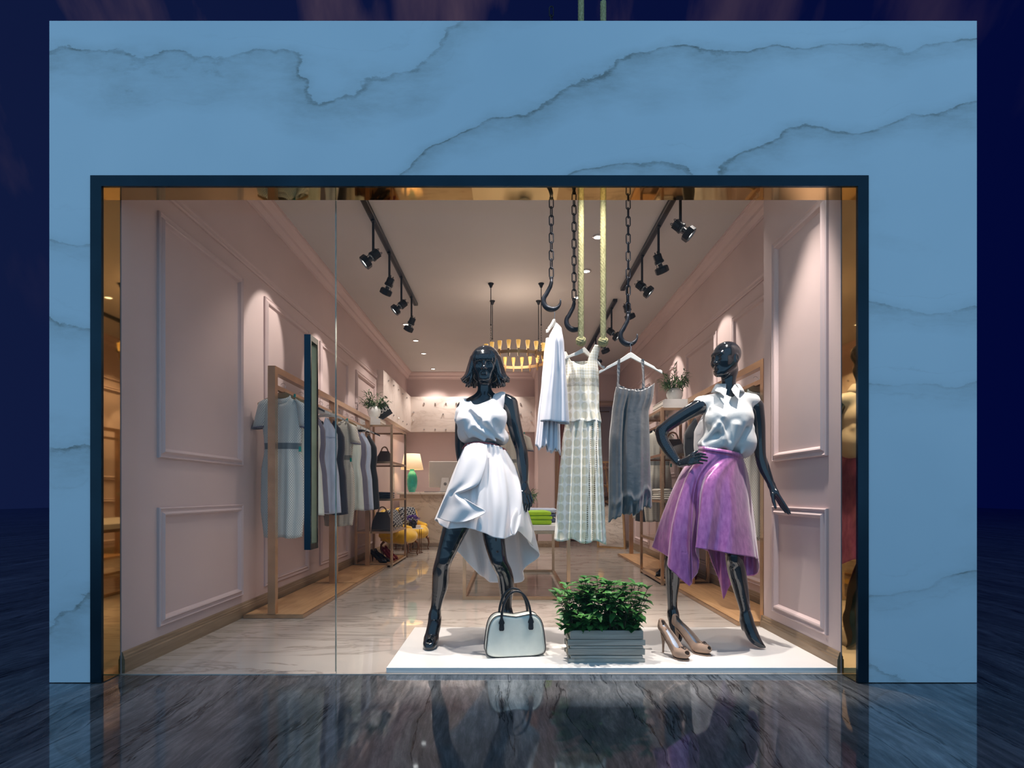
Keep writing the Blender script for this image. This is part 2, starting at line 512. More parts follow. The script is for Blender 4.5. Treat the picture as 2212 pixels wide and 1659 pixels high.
def panel_garment(mb, rows, top, hem, y0, depth, fold=None, nu=36, nt=44, back=None):
    """a garment hanging in the x-z plane; rows (z, xl, xr[, depth factor]) give its outline"""
    for s in (-1, 1):
        tp = top if s < 0 else (back or top); G = []
        for i in range(nt + 1):
            t = i / nt; R = []
            for j in range(nu + 1):
                u = -1 + 2 * j / nu; z = lerp(tp(u), hem(u), t); r = interp(rows, z)
                x = (r[0] + r[1]) / 2 + u * (r[1] - r[0]) / 2; dk = r[2] if len(r) > 2 else 1
                y = y0 + s * depth * dk * math.sqrt(max(0, 1 - u * u)) * (1 if s < 0 else .8)
                if fold:
                    e = min(1, (1 - abs(u)) * 6); y += fold(u + (.37 if s > 0 else 0), t) * e
                R.append((x, y, z))
            G.append(R)
        if s > 0: G = [r[::-1] for r in G]
        mb.grid(G)
    return mb
SKYB = 1.18; P_DOWN = 46; P_TRACK = 44; P_DISP = 340
# ================================================================ camera, sky, render settings
cam = bpy.data.cameras.new('camera'); camo = bpy.data.objects.new('camera', cam); COL.objects.link(camo)
camo.location = (0, 0, CH); camo.rotation_euler = (PI / 2, 0, 0)
cam.sensor_width = 36; cam.lens = 36 * FP / 2212; cam.shift_x = (1106 - VX) / 2212; cam.shift_y = (VY - 829.5) / 2212
cam.clip_start = .05; cam.clip_end = 200
SC.camera = camo
SC.view_settings.view_transform = 'Standard'; SC.view_settings.look = 'None'; SC.view_settings.gamma = 1
SC.view_settings.exposure = 0
try: SC.view_settings.use_curve_mapping = False
except Exception: pass
SC.cycles.use_denoising = True
SC.cycles.max_bounces = 8; SC.cycles.diffuse_bounces = 4; SC.cycles.use_adaptive_sampling = True; SC.cycles.adaptive_threshold = .02; SC.cycles.transparent_max_bounces = 12; SC.cycles.caustics_reflective = False; SC.cycles.caustics_refractive = False
SC.cycles.sample_clamp_indirect = 4

w = bpy.data.worlds.new('dusk_sky'); SC.world = w; w.use_nodes = True; wt = w.node_tree; wt.nodes.clear()
def wn(t, **kw):
    x = wt.nodes.new(t)
    for k, v in kw.items(): setattr(x, k, v)
    return x
tc = wn('ShaderNodeTexCoord'); sp = wn('ShaderNodeSeparateXYZ'); wt.links.new(tc.outputs['Generated'], sp.inputs[0])
def wm(op, a, b=None, clamp=False):
    x = wn('ShaderNodeMath', operation=op, use_clamp=clamp)
    for i, v in enumerate((a, b)):
        if v is None: continue
        if isinstance(v, bpy.types.NodeSocket): wt.links.new(v, x.inputs[i])
        else: x.inputs[i].default_value = v
    return x.outputs[0]
def wmix(f, a, b):
    x = wn('ShaderNodeMix', data_type='RGBA')
    for i, v in ((0, f), (6, a), (7, b)):
        if isinstance(v, bpy.types.NodeSocket): wt.links.new(v, x.inputs[i])
        else: x.inputs[i].default_value = v
    return x.outputs[2]
def wr(f, stops):
    x = wn('ShaderNodeValToRGB'); wt.links.new(f, x.inputs[0]); e = x.color_ramp.elements
    e[0].position = stops[0][0]; e[0].color = stops[0][1]; e[1].position = stops[1][0]; e[1].color = stops[1][1]
    for p, c in stops[2:]:
        q = e.new(p); q.color = c
    return x.outputs[0]
# far sky (beyond the shop): deep navy, greyer with faint cloud wisps to the upper left
side = wm('ADD', wm('MULTIPLY', sp.outputs[0], -.6), .45, True)
mp = wn('ShaderNodeMapping'); wt.links.new(tc.outputs['Generated'], mp.inputs[0]); mp.inputs[2].default_value = (0, .6, 0); mp.inputs[3].default_value = (6, 2, 1.6)
nz = wn('ShaderNodeTexNoise'); wt.links.new(mp.outputs[0], nz.inputs[0]); nz.inputs['Scale'].default_value = 1.6; nz.inputs['Detail'].default_value = 6
navy = wmix(side, C(1, 6, 52), C(18, 28, 62))
up = wm('MULTIPLY', wm('SUBTRACT', sp.outputs[2], .22, True), 1.6, True)
cl = wm('MULTIPLY', wr(nz.outputs['Fac'], [(.47, (0, 0, 0, 1)), (.75, (1, 1, 1, 1))]), wm('MULTIPLY', up, wm('ADD', side, .15)))
far = wmix(cl, navy, C(120, 96, 104))
# sky behind the viewer, still bright blue after sunset
near = wmix(wm('MULTIPLY', wm('ADD', sp.outputs[2], .1), 1.0, True), (.32, .55, .77, 1), (.135, .295, .50, 1))
f = wr(sp.outputs[1], [(.02, (0, 0, 0, 1)), (.35, (1, 1, 1, 1))])
fb = wm('SUBTRACT', 1.0, wr(wm('ADD', wm('MULTIPLY', sp.outputs[1], .5), .5), [(.30, (0, 0, 0, 1)), (.52, (1, 1, 1, 1))]))
sky = wmix(fb, far, near)
bg = wn('ShaderNodeBackground'); wt.links.new(sky, bg.inputs[0]); wo = wn('ShaderNodeOutputWorld'); wt.links.new(bg.outputs[0], wo.inputs[0])
stn = wn('ShaderNodeMath', operation='MULTIPLY_ADD'); wt.links.new(fb, stn.inputs[0]); stn.inputs[1].default_value = SKYB - 1; stn.inputs[2].default_value = 1
wt.links.new(stn.outputs[0], bg.inputs[1])

# ================================================================ materials
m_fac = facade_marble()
m_out = floor_mat('grey_streaked_stone', False); m_in = floor_mat('cream_polished_marble', True)
m_pink = plain('blush_pink_paint', C(206, 184, 180), .6, var=.015, scale=2)
m_mould = plain('blush_pink_moulding', C(208, 186, 183), .45, var=.015, scale=2)
m_ceil = plain('ceiling_paint', C(200, 196, 194), .7, var=.01, scale=2)
m_frame = plain('metal_navy_sky_tint', (.012, .03, .045, 1), .22, .85, var=.1, scale=3)  # reflected dusk sky put into the metal's colour as navy
m_gold = plain('polished_gold_jamb', (.60, .40, .17, 1), .03, 1, var=.03, scale=4)
m_brass = plain('brushed_brass', (.56, .38, .24, 1), .26, .8, var=.06, scale=8)
m_brassd = plain('soft_brass', (.50, .33, .17, 1), .3, .8, var=.08, scale=8)
m_base = wood('grey_oak_skirting', C(120, 98, 76), C(158, 134, 108))
m_deck = wood('light_oak_deck', C(176, 134, 92), C(206, 164, 120), rough=.4)
m_lint = wood('pale_wood_lintel', C(150, 122, 104), C(180, 150, 130), axis=0)
m_glass = glass_mat()
m_white = plain('white_lacquer', C(240, 236, 232), .35, var=.01, scale=4)
m_black = plain('black_metal', (.012, .013, .016, 1), .38, .3, var=.1)
m_iron = plain('dark_forged_iron', (.022, .024, .032, 1), .42, .6, var=.25, scale=40, bump=.4)
m_marb = pale_marble('counter_marble', C(214, 196, 176), C(150, 128, 104), 2.0, .25)
m_wmarb = pale_marble('band_marble', C(222, 208, 200), C(190, 172, 162), 1.4, .4)
m_chrome = plain('polished_steel', (.7, .7, .7, 1), .1, 1, var=.02)

# ================================================================ shell
GX0, GX1, GZ = -2.042, 1.746, 2.487      # clear opening
FY0, FY1 = 2.787, 2.915                  # front of the facade, plane of the glass
FX0, FX1, FZ = -2.307, 2.346, 3.319
HX0, HX1, HZ = -2.098, 1.800, 2.541
CZ, WL, WR, WB = 3.35, -2.042, 2.10, 11.1
mb = MB()
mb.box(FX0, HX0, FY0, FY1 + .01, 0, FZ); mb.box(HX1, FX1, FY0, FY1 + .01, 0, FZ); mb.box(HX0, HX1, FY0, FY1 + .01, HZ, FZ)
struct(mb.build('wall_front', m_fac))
mb = MB(); y0, y1 = FY0 - .006, FY0 + .01
mb.box(HX0, GX0, y0, y1, 0, HZ); mb.box(GX1, HX1, y0, y1, 0, HZ); mb.box(GX0, GX1, y0, y1, GZ, HZ)
struct(mb.build('trim_1', m_frame))
mb = MB(); y0, y1 = FY0 + .01, FY1 + .01
mb.box(HX0, GX0, y0, FY1, 0, HZ); mb.box(GX1, HX1, y0, FY1, 0, HZ); mb.box(GX0, GX1, y0, FY1, GZ, HZ)
struct(mb.build('trim_2', m_gold))
# glazing: door leaf at the left, fixed pane at the right, with a hairline joint
SX_ = P(725, 1000, FY1).x
door = struct(MB().box(GX0, SX_ - .0025, FY1, FY1 + .01, .012, GZ).build('door_1', m_glass)); door['_o'] = [0, 0, 0]
struct(MB().box(SX_ + .0025, GX1, FY1, FY1 + .01, .003, GZ).build('window_1', m_glass))
mb = MB()
mb.box(SX_ - .0025, SX_ - .0012, FY1, FY1 + .01, .012, GZ); mb.box(SX_ + .0012, SX_ + .0025, FY1, FY1 + .01, .003, GZ)
struct(mb.build('trim_3', plain('polished_glass_edge', C(150, 170, 165), .15, .6)))
# door handle: a tall loop with a long slot
hx0, hx1 = P(657, 900, FY1 - .055).x, P(671, 900, FY1 - .055).x
hz0, hz1 = P(657, 1188, FY1 - .055).z, P(657, 722, FY1 - .055).z
mb = MB(); ya, yb = FY1 - .055, FY1 + .06
mb.box(hx0, hx1, ya, ya + .014, hz0, hz1); mb.box(hx0, hx1, yb - .014, yb, hz0, hz1)
mb.box(hx0, hx1, ya + .014, yb - .014, hz1 - .03, hz1); mb.box(hx0, hx1, ya + .014, yb - .014, hz0, hz0 + .03)
hd = mb.build('door_handle', m_frame, door)
hd['label'] = 'tall slotted metal loop handle, its navy colour imitating the reflected dusk sky'
mb = MB(); e = .0025
mb.box(hx0 + e, hx1 - e, ya + .014, ya + .017, hz0 + .03, hz1 - .03); mb.box(hx0 + e, hx1 - e, yb - .017, yb - .014, hz0 + .03, hz1 - .03)
mb.build('handle_liner', m_brassd, hd, off=[0, 0, 0])

# ground and floor
mb = MB(); mb.box(-30, 30, -8, 40, -.06, -.004); struct(mb.build('floor_outside', m_out))
mb = MB(); mb.box(-2.2, 2.25, FY1, WB + .6, -.0035, 0); struct(mb.build('floor', m_in))
# walls
mb = MB(); mb.box(WL - .15, WL, FY1 + .01, WB + .1, 0, CZ); struct(mb.build('wall_left', m_pink))
mb = MB(); mb.box(WR, WR + .15, 3.81, WB + .1, 0, CZ); mb.box(GX1, WR + .15, FY1 + .01, 3.81, 0, CZ); struct(mb.build('wall_right', m_pink))
mb = MB()
OX0, OX1, OZ = .86, 1.99, 2.62            # opening to the fitting area
mb.box(WL - .15, OX0, WB, WB + .12, 0, CZ); mb.box(OX0, WR, 10.62, 10.72, OZ, CZ); mb.box(OX1, WR, 10.62, 10.72, 0, OZ)
mb.box(OX0, WR, WB + .2, WB + .32, 0, CZ); mb.box(OX0 - .02, OX0, 10.62, WB + .3, 0, CZ)
struct(mb.build('wall_back', m_pink))
struct(MB().box(.505, .80, 9.72, WB, 0, CZ).build('wall_pillar', m_pink))
mb = MB(); sx0, sx1, sy0, sy1 = .12, .80, 3.20, 3.56
mb.box(-2.2, 2.25, FY1 + .01, sy0, CZ, CZ + .04); mb.box(-2.2, 2.25, sy1, WB + .4, CZ, CZ + .04); mb.box(-2.2, sx0, sy0, sy1, CZ, CZ + .04); mb.box(sx1, 2.25, sy0, sy1, CZ, CZ + .04)
struct(mb.build('ceiling', m_ceil))
struct(MB().box(sx0 - .03, sx1 + .03, 3.36, 3.40, CZ + .13, CZ + .17).build('trim_beam', m_black))
struct(MB().box(sx0 - .03, sx1 + .03, 3.44, 3.48, CZ + .13, CZ + .17).build('trim_beam', m_black))

# crown moulding, picture rail, panels, skirting: profiles swept along walls
def crown_pts(side):
    pr = [(0, -.135), (.012, -.135), (.016, -.115), (.03, -.10), (.045, -.085), (.05, -.06), (.075, -.035), (.095, -.022), (.1, -.012), (.115, -.012), (.115, 0), (0, 0)]
    return [(side * a, CZ + b) for a, b in pr]
def sweep_y(mb, prof, x, ya, yb, sgn):
    mb.loft([[(x + sgn * a, y, z) for a, z in prof] for y in (ya, yb)])
def sweep_x(mb, prof, y, xa, xb, sgn=-1):
    mb.loft([[(x, y + sgn * a, z) for a, z in prof] for x in (xa, xb)])
CP = [(a, b) for a, b in crown_pts(1)]
for nm, f_ in (('trim_crown_left', lambda m: sweep_y(m, CP, WL, FY1 + .01, WB, 1)), ('trim_crown_right', lambda m: sweep_y(m, CP, WR, 3.81, 10.62, -1)),
               ('trim_crown_back', lambda m: (sweep_x(m, CP, WB, WL, .505), sweep_x(m, CP, 9.72, .505, .80), sweep_x(m, CP, 10.62, .80, WR), sweep_y(m, CP, .505, 9.62, WB, -1)))):
    m = MB(); f_(m); struct(m.build(nm, m_mould))
BP = [(0, 0), (.017, 0), (.017, .072), (.013, .078), (.013, .088), (.009, .094), (.007, .106), (.003, .112), (0, .112)]
m = MB(); sweep_y(m, BP, WL, FY1 + .012, WB, 1); struct(m.build('baseboard_left', m_base))
m = MB(); sweep_y(m, BP, GX1, FY1 + .012, 3.81, -1); sweep_y(m, BP, WR, 3.83, 10.62, -1); sweep_x(m, BP, 3.81, GX1 - .017, WR, 1); struct(m.build('baseboard_right', m_base))
m = MB(); sweep_x(m, BP, 9.72, .49, .80); sweep_x(m, BP, WB + .2, OX0, WR); sweep_y(m, BP, .505, 9.72, WB, -1); struct(m.build('baseboard_back', m_base))
m = MB(); m.box(.80, .87, 9.70, 9.80, 0, 2.35); m.box(.87, 1.0, 9.72, 9.78, 0, .0); struct(m.build('trim_post', wood('brown_wood_post', C(110, 80, 56), C(140, 104, 76), axis=2)))
m = MB(); m.box(OX0, WR, 10.56, 10.62, OZ, OZ + .05); m.box(OX0, WR, 10.58, 10.62, OZ + .05, OZ + .085); struct(m.build('trim_lintel', m_lint))
RP = [(0, 0), (.012, 0), (.02, .01), (.012, .02), (.012, .036), (.018, .044), (.018, .056), (0, .062)]
m = MB(); sweep_y(m, [(a, 2.705 + b) for a, b in RP], WL, FY1 + .012, 8.55, 1); struct(m.build('trim_rail_left', m_mould))
m = MB(); sweep_y(m, [(a, 2.705 + b) for a, b in RP], WR, 3.82, 10.6, -1); struct(m.build('trim_rail_right', m_mould))
def panel_frame(m, x, sgn, ya, yb, za, zb, wd=.058):
    """mitred rectangular moulding on a side wall"""
    pr = [(0, 0), (.014, 0), (.02, .10), (.013, .22), (.011, .42), (.018, .52), (.026, .66), (.022, .80), (.006, .92), (0, 1)]
    rg = []
    for d, k in pr:
        o = k * wd
        rg.append([(x + sgn * d, ya + o, za + o), (x + sgn * d, yb - o, za + o), (x + sgn * d, yb - o, zb - o), (x + sgn * d, ya + o, zb - o)])
    m.loft(rg, caps=False)
PL = [(3.22, 4.235), (4.62, 5.62), (5.97, 7.0), (7.37, 8.4)]
PR = [(4.2, 5.2), (5.6, 6.56), (6.95, 7.9), (8.3, 9.25)]
i = 1
for x, sg, LS in ((WL, 1, PL), (WR, -1, PR), (GX1, -1, [(3.035, 3.66)])):
    for ya, yb in LS:
        m = MB(); panel_frame(m, x, sg, ya, yb, 1.155, 2.588); panel_frame(m, x, sg, ya, yb, .172, .865); struct(m.build('trim_panel_%d' % i, m_mould)); i += 1
# studded stone band over the counter, on the back wall and round onto the left wall
m = MB(); m.box(WL + .10, .505, WB - .14, WB, 2.155, 2.85); m.box(WL, WL + .10, 8.57, WB, 2.155, 2.85); band = struct(m.build('trim_band', m_wmarb)); band['_o'] = [0, 0, 0]
m = MB(); yb = WB - .14
kn = MB()
def knob(px, py):
    p = P(px, py, yb)
    kn.lathe([(.012, 0), (.017, .004), (.018, .010), (.012, .018), (.003, .020)], 8, Matrix.Translation((p.x, yb, p.z)) @ Matrix.Rotation(PI / 2, 4, 'X'))
for px in (916, 940, 963, 986, 1009, 1031, 1054, 1077, 1101, 1124):
    knob(px, 872); knob(px, 928)
for px in (957, 1010, 1124): knob(px, 895)
knob(893, 891); knob(893, 909); knob(1147, 891); knob(1147, 909)
kb = kn.build('stud', m_chrome, band, off=[0, 0, 0], smooth=True)
kn = MB()
for y in (8.9, 9.3, 9.7, 10.1, 10.5):
    for z in (2.25, 2.75):
        kn.lathe([(.012, 0), (.018, .010), (.003, .020)], 8, Matrix.Translation((WL + .10, y, z)) @ Matrix.Rotation(PI / 2, 4, 'Y'))
kn.build('stud', m_chrome, band, off=[0, 0, 0], smooth=True)

# ================================================================ recessed lights and spot lamps
def add_spot(loc, aim, power, size, blend=.4, col=(1, .90, .82), rad=.03, name='lamp'):
    d = bpy.data.lights.new(name, 'SPOT'); d.energy = power; d.spot_size = math.radians(size); d.spot_blend = blend; d.color = col; d.shadow_soft_size = rad
    o = bpy.data.objects.new(name, d); COL.objects.link(o); o.location = loc
    o.rotation_euler = (Vector(aim) - Vector(loc)).to_track_quat('-Z', 'Y').to_euler(); return o
m_lampface = emit('lamp_face', (1, .93, .84, 1), 6.0)
DL = [(-1.469, 7.9), (-1.469, 8.73), (-1.469, 9.54), (-1.469, 10.72), (.83, 5.2), (.83, 6.0), (.83, 6.81)]
dlr = None
DLAB = ['recessed ceiling light at the left, just behind the end of the left track', 'recessed ceiling light, second of the left back row', 'recessed ceiling light, third of the left back row',
        'recessed ceiling light farthest back near the counter', 'recessed ceiling light nearest the right-hand rope', 'recessed ceiling light between the two ropes', 'small recessed ceiling light behind the middle chain']
for k, (x, y) in enumerate(DL):
    if dlr is None:
        t = thing('ceiling_light', DLAB[0], 'ceiling light', (x, y, CZ), 'recessed ceiling lights', world=False); dlr = t
        MB().lathe([(.040, -.001), (.052, -.001), (.054, -.004), (.050, -.010), (.042, -.012), (.040, -.006)], 24, caps=False).build('ring', m_chrome, t, smooth=True)
        MB().lathe([(.001, -.005), (.041, -.005), (.041, -.003), (.001, -.003)], 24).build('lamp_lens', m_lampface, t)
    else:
        dup(dlr, (x, y, CZ), label=DLAB[k])
    add_spot((x, y, CZ - .03), (x, y, 0), P_DOWN * 1.2, 105, .7)
# further unseen spot lamps, added without fittings; nearer ones above the frame's view
for x, y in ((-1.40, 4.3), (1.55, 4.2), (.83, 4.5), (-.35, 4.4)):
    add_spot((x, y, CZ - .02), (x, y, 0), P_DOWN * .75, 78, .6)
for x, y in ((-.9, 10.75), (-.1, 10.75), (.3, 8.6), (1.6, 8.6), (1.4, 9.9)):
    add_spot((x, y, CZ - .02), (x, y, 0), P_DOWN * 1.5, 88, .6)

# ================================================================ track lighting
def rail(name_label, x, ya, yb):
    t = thing('track_rail', name_label, 'light track', (x, ya, CZ), 'ceiling light tracks', world=False)
    MB().cbox(-.026, .026, 0, yb - ya, -.036, 0, .003).build('rail', m_black, t)
    MB().box(-.012, .012, .01, yb - ya - .01, -.0375, -.036).build('power_slot', plain('slot_black', (.004, .004, .005, 1), .6), t)
rail('long black light track on the left of the ceiling', -1.18, 3.7, 7.02)
rail('long black light track on the right of the ceiling, nearest the window', 1.325, 3.7, 6.5)
rail('black light track on the right of the ceiling, farther from the window', 1.31, 6.86, 9.33)
m_tface = emit('spot_face', (1, .95, .88, 1), 9.0)
def head(label, x, y, aim, power, drop=.27, size=44):
    t = thing('track_spotlight', label, 'spotlight', (x, y, CZ - .036), 'black track spotlights', world=False)
    MB().cbox(-.014, .014, -.03, .03, -.014, 0, .002).tube([(0, 0, -.01), (0, 0, -drop)], .0115, 8).build('stem', m_black, t, smooth=True, auto=40)
    d = Vector(aim).normalized(); piv = Vector((0, 0, -drop))
    q = d.to_track_quat('Z', 'X').to_matrix().to_4x4()
    side = Vector((d.x, d.y, 0)); side = side.normalized() if side.length > .01 else Vector((1, 0, 0))
    c0 = piv - Vector((side.x * .012, side.y * .012, .055)) + side * .03
    M = Matrix.Translation(c0) @ q
    b = MB().lathe([(.004, -.085), (.030, -.085), (.036, -.079), (.037, -.03), (.042, -.026), (.043, -.008), (.039, -.004), (.020, .0), (.018, .034)], 20, M)
    for a in (0, PI / 2, PI, PI * 1.5):
        b.box(.034, .041, -.004, .004, -.08, -.02, M @ Matrix.Rotation(a, 4, 'Z'))
    for s in (-1, 1):
        b.tube([(s * .014, .0, -.085), (s * .014, 0, -.098), (s * .02, 0, -.105), (s * .026, 0, -.098), (s * .026, 0, -.085)], .0028, 6, M=M)
    for a in (0, 2.1, 4.2):
        b.tube([(.036 * math.cos(a), .036 * math.sin(a), -.006), (.028 * math.cos(a), .028 * math.sin(a), .012), (.040 * math.cos(a), .040 * math.sin(a), .034)], .003, 6, M=M)
    b.tube([piv + Vector((0, 0, .01)), M @ Vector((0, 0, -.05))], .009, 8)
    b.build('lamp_body', m_black, t, smooth=True, auto=35)
    # eight-sided front ring
    o8 = lambda r, z: [(r * math.cos(PI / 8 + k * PI / 4), r * math.sin(PI / 8 + k * PI / 4), z) for k in range(8)]
    MB().loft([o8(.03, .026), o8(.056, .032), o8(.061, .04), o8(.061, .078), o8(.056, .084), o8(.048, .084), o8(.044, .062)], caps=False, M=M).build('front_ring', m_black, t, smooth=True, auto=30)
    MB().lathe([(.001, .070), (.047, .070), (.047, .066), (.001, .066)], 20, M).build('lamp_lens', m_tface, t)
    p = Vector((x, y, CZ - .036)) + M @ Vector((0, 0, .10)); add_spot(p, p + d, power, size, .35, (1, .91, .84), .02)
FACE, DOWN = 1, 0
for k, (y, kind) in enumerate([(4.82, 1), (5.47, 0), (6.08, 1), (6.71, 0)]):
    head(['black track spotlight nearest the window on the left track, lit face showing', 'second black spotlight on the left track, turned down to the wall', 'third black spotlight on the left track, lit face showing',
          'last black spotlight at the far end of the left track'][k], -1.18, y, (-.74, -.14, -.66) if kind else (-.45, .35, -.82), P_TRACK)
for k, (y, kind) in enumerate([(4.30, 1), (4.93, 0), (5.54, 1), (6.24, 0)]):
    head(['large black track spotlight nearest the window on the right, lit face showing', 'second black spotlight on the right track, turned down', 'third black spotlight on the right track, beside the hook chain',
          'black spotlight seen behind the right-hand chain'][k], 1.325, y, (.74, -.14, -.66) if kind else (.42, .35, -.84), P_TRACK)
for k, (y, kind) in enumerate([(7.11, 1), (7.75, 0), (8.40, 0)]):
    head(['black spotlight right of the thick rope on the far right track', 'black spotlight just above the white hanger, behind the rope', 'lowest black spotlight behind the lace dress strap'][k], 1.31, y,
         (.74, -.14, -.66) if kind else (.42, .35, -.84), P_TRACK)
# window display lamps, on a bar behind the header
for loc, aim, pw, sz in (((-.42, 3.02, 3.2), (-.14, 3.36, .9), P_DISP, 52), ((.48, 3.02, 3.22), (.50, 3.27, .7), P_DISP * .6, 54), ((1.50, 3.02, 3.2), (1.22, 3.38, .85), P_DISP, 52)):
    add_spot(loc, aim, pw, sz, .5, (1, .90, .83), .03)
add_spot((-1.0, 3.3, 3.25), (-1.15, 3.9, 0), P_DOWN * 1.5, 58, .9)  # unseen lamp added to brighten the floor at the near left

# ================================================================ chandelier
ch = thing('chandelier', 'round brass chandelier with a ring of small amber glass shades', 'chandelier', (.078, 6.65, CZ), world=False)
R0, RZ = .414, 2.545 - CZ
MB().lathe([(R0 - .006, RZ - .017), (R0 + .006, RZ - .017), (R0 + .006, RZ + .017), (R0 - .006, RZ + .017), (R0 - .006, RZ - .017)], 72, caps=False).build('ring', m_brassd, ch, smooth=True, auto=40)
tsh = NT('amber_glass_shade'); so = tsh.n('ShaderNodeSeparateXYZ'); tsh.l(tsh.obj(), so.inputs[0])
gz = tsh.math('MULTIPLY', tsh.math('SUBTRACT', so.outputs[2], RZ + .03), 9.0, clamp=True)
colr = tsh.ramp(gz, [(0, (1, .66, .26, 1)), (.45, (.62, .33, .07, 1)), (1, (.40, .22, .04, 1))])
bs = tsh.bsdf((.75, .5, .18, 1), .3, 0); tsh.l(colr, bs.inputs['Emission Color']); tsh.put(bs.inputs['Emission Strength'], .95)
for k in range(24):
    a = -PI / 2 + math.radians(3.4 + 15 * k); T = Matrix.Translation((R0 * math.cos(a), R0 * math.sin(a), RZ)) @ Matrix.Rotation(a, 4, 'Z')
    rg = lambda w, z: [(-w, -w, z), (w, -w, z), (w, w, z), (-w, w, z)]
    MB().loft([rg(.006, -.058), rg(.010, -.02), rg(.0135, .024), rg(.0135, .032)], M=T).build('lamp_holder', m_brassd, ch)
    MB().lathe([(.001, .030), (.014, .030), (.017, .055), (.024, .10), (.0255, .122), (.024, .126), (.021, .122), (.012, .05), (.001, .048)], 12, T).build('lamp_shade', tsh.m, ch, smooth=True)
for sx in (-1, 1):
    for sy in (-1, 1):
        x, y = sx * .288, sy * .288
        MB().lathe([(.001, 0), (.034, 0), (.034, -.006), (.020, -.025), (.014, -.045), (.008, -.05), (.001, -.05)], 14, Matrix.Translation((x, y, 0))).build('ceiling_cup', m_black, ch, smooth=True)
        MB().tube([(x, y, -.04), (x, y, -.47)], .005, 8).ball((x, y, -.475), .010, 8).build('rod', m_black, ch, smooth=True)
        c = MB()
        for q in range(12):
            z = -.485 - q * .028
            ax = (1, 0) if q % 2 else (0, 1)
            c.tube([(x + ax[0] * .007 * math.cos(b), y + ax[1] * .007 * math.cos(b), z - .012 + .018 * math.sin(b)) for b in [j * PI / 4 for j in range(8)]], .002, 5, closed=True)
        c.build('chain', m_black, ch)
l = bpy.data.lights.new('chandelier_glow', 'POINT'); l.energy = 12; l.color = (1, .78, .62); l.shadow_soft_size = .25
lo = bpy.data.objects.new('chandelier_glow', l); COL.objects.link(lo); lo.location = (.078, 6.65, 2.76)
# ================================================================ garment racks and shelves
LX = -1.8; RXR = 1.845
def rack(label, sgn, ya, yb, xb, xi, xw, chamfer=None):
    """base plate from the wall side xw to the inner edge xi, two posts, top beam and hanging bar at xb"""
    t = thing('garment_rack', label, 'clothes rack', (xb, (ya + yb) / 2, 0), 'brass clothes racks')
    m = MB(); o = [(xw, ya), (xi, ya + .0), (xi, yb), (xw, yb)]
    if sgn > 0: o = o[::-1]
    a = [(x, y, .002) for x, y in o]; b = [(x, y, .028) for x, y in o]
    m.loft([a, b]); m.build('base_rim', m_brass, t)
    e = .012; o2 = [(xw + (e if sgn < 0 else -e), ya + e), (xi - (e if sgn < 0 else -e), ya + e), (xi - (e if sgn < 0 else -e), yb - e), (xw + (e if sgn < 0 else -e), yb - e)]
    if sgn > 0: o2 = o2[::-1]
    MB().loft([[(x, y, .028) for x, y in o2], [(x, y, .031) for x, y in o2]]).build('base_board', m_deck, t)
    for y in (ya + .03, yb - .03):
        MB().box(xb - .028, xb + .028, y - .025, y + .025, .031, 1.915).build('post', m_brass, t)
    MB().box(xb - .028, xb + .028, ya + .055, yb - .055, 1.865, 1.915).build('top_beam', m_brass, t)
    MB().box(xb - .016, xb + .016, ya + .055, yb - .055, 1.745, 1.780).build('hanging_bar', m_brass, t)
    return t
rack('tall brass clothes rack on the left, nearest the window', -1, 4.20, 5.69, LX, -1.558, -2.012)
rack('brass clothes rack on the left, between the nearest rack and the shelf', -1, 5.695, 7.10, LX, -1.558, -2.012)
rack('brass clothes rack on the right, behind the mannequin in the purple skirt', 1, 3.97, 5.66, RXR, 1.63, 2.075)
rack('brass clothes rack at the far right, beyond the right shelf', 1, 6.66, 8.44, RXR, 1.645, 2.075)
m_shelfg = plain('tinted_shelf_panel', C(186, 158, 140), .12, .45, var=.02)
def shelf(label, xa, xb, ya, yb):
    t = thing('display_shelf', label, 'shelf', ((xa + xb) / 2, (ya + yb) / 2, 0), 'brass display shelves')
    for x in (xa + .014, xb - .014):
        for y in (ya + .014, yb - .014):
            MB().box(x - .014, x + .014, y - .014, y + .014, .0, 1.83).build('post', m_brass, t)
    for z in (1.80, 1.33, .85, .43, .02):
        m = MB()
        for x in (xa, xb - .024): m.box(x + .002, x + .022, ya + .028, yb - .028, z, z + .026)
        for y in (ya, yb - .024): m.box(xa + .028, xb - .028, y + .002, y + .022, z, z + .026)
        m.build('shelf_rail', m_brass, t)
        MB().box(xa + .024, xb - .024, ya + .024, yb - .024, z + .012, z + .026).build('shelf_board', m_deck if z < .1 else m_shelfg, t)
shelf('brass and wood display shelf against the left wall', -1.985, -1.497, 7.125, 8.09)
shelf('brass and wood display shelf against the right wall', 1.56, 2.055, 5.70, 6.63)

# ---------------------------------------------------------------- hangers and garments
m_hangw = plain('white_hanger_wood', C(232, 228, 220), .35, var=.02)
m_hangd = plain('black_hanger', (.02, .02, .022, 1), .35)
m_hango = wood('oak_hanger', C(150, 122, 84), C(178, 148, 106), axis=0)
def hanger_mesh(m, hw=.205, drop=.085, top=-.02, d=.012):
    """arms of a hanger in the x-z plane, apex at z=top; hook goes up to z=+.03"""
    up, lo = [], []
    for k in range(-10, 11):
        u = k / 10; z = top - drop * (abs(u) ** 1.35) - .012 * math.exp(-(u * 5) ** 2) * 0
        th = .034 * (1 - .55 * abs(u)) + .012 * math.exp(-(u * 4) ** 2)
        up.append((u * hw, z + .010 * math.exp(-(u * 5) ** 2))); lo.append((u * hw, z - th))
    m.loft([[(x, -d / 2, z) for x, z in up + lo[::-1]], [(x, d / 2, z) for x, z in up + lo[::-1]]]); return m
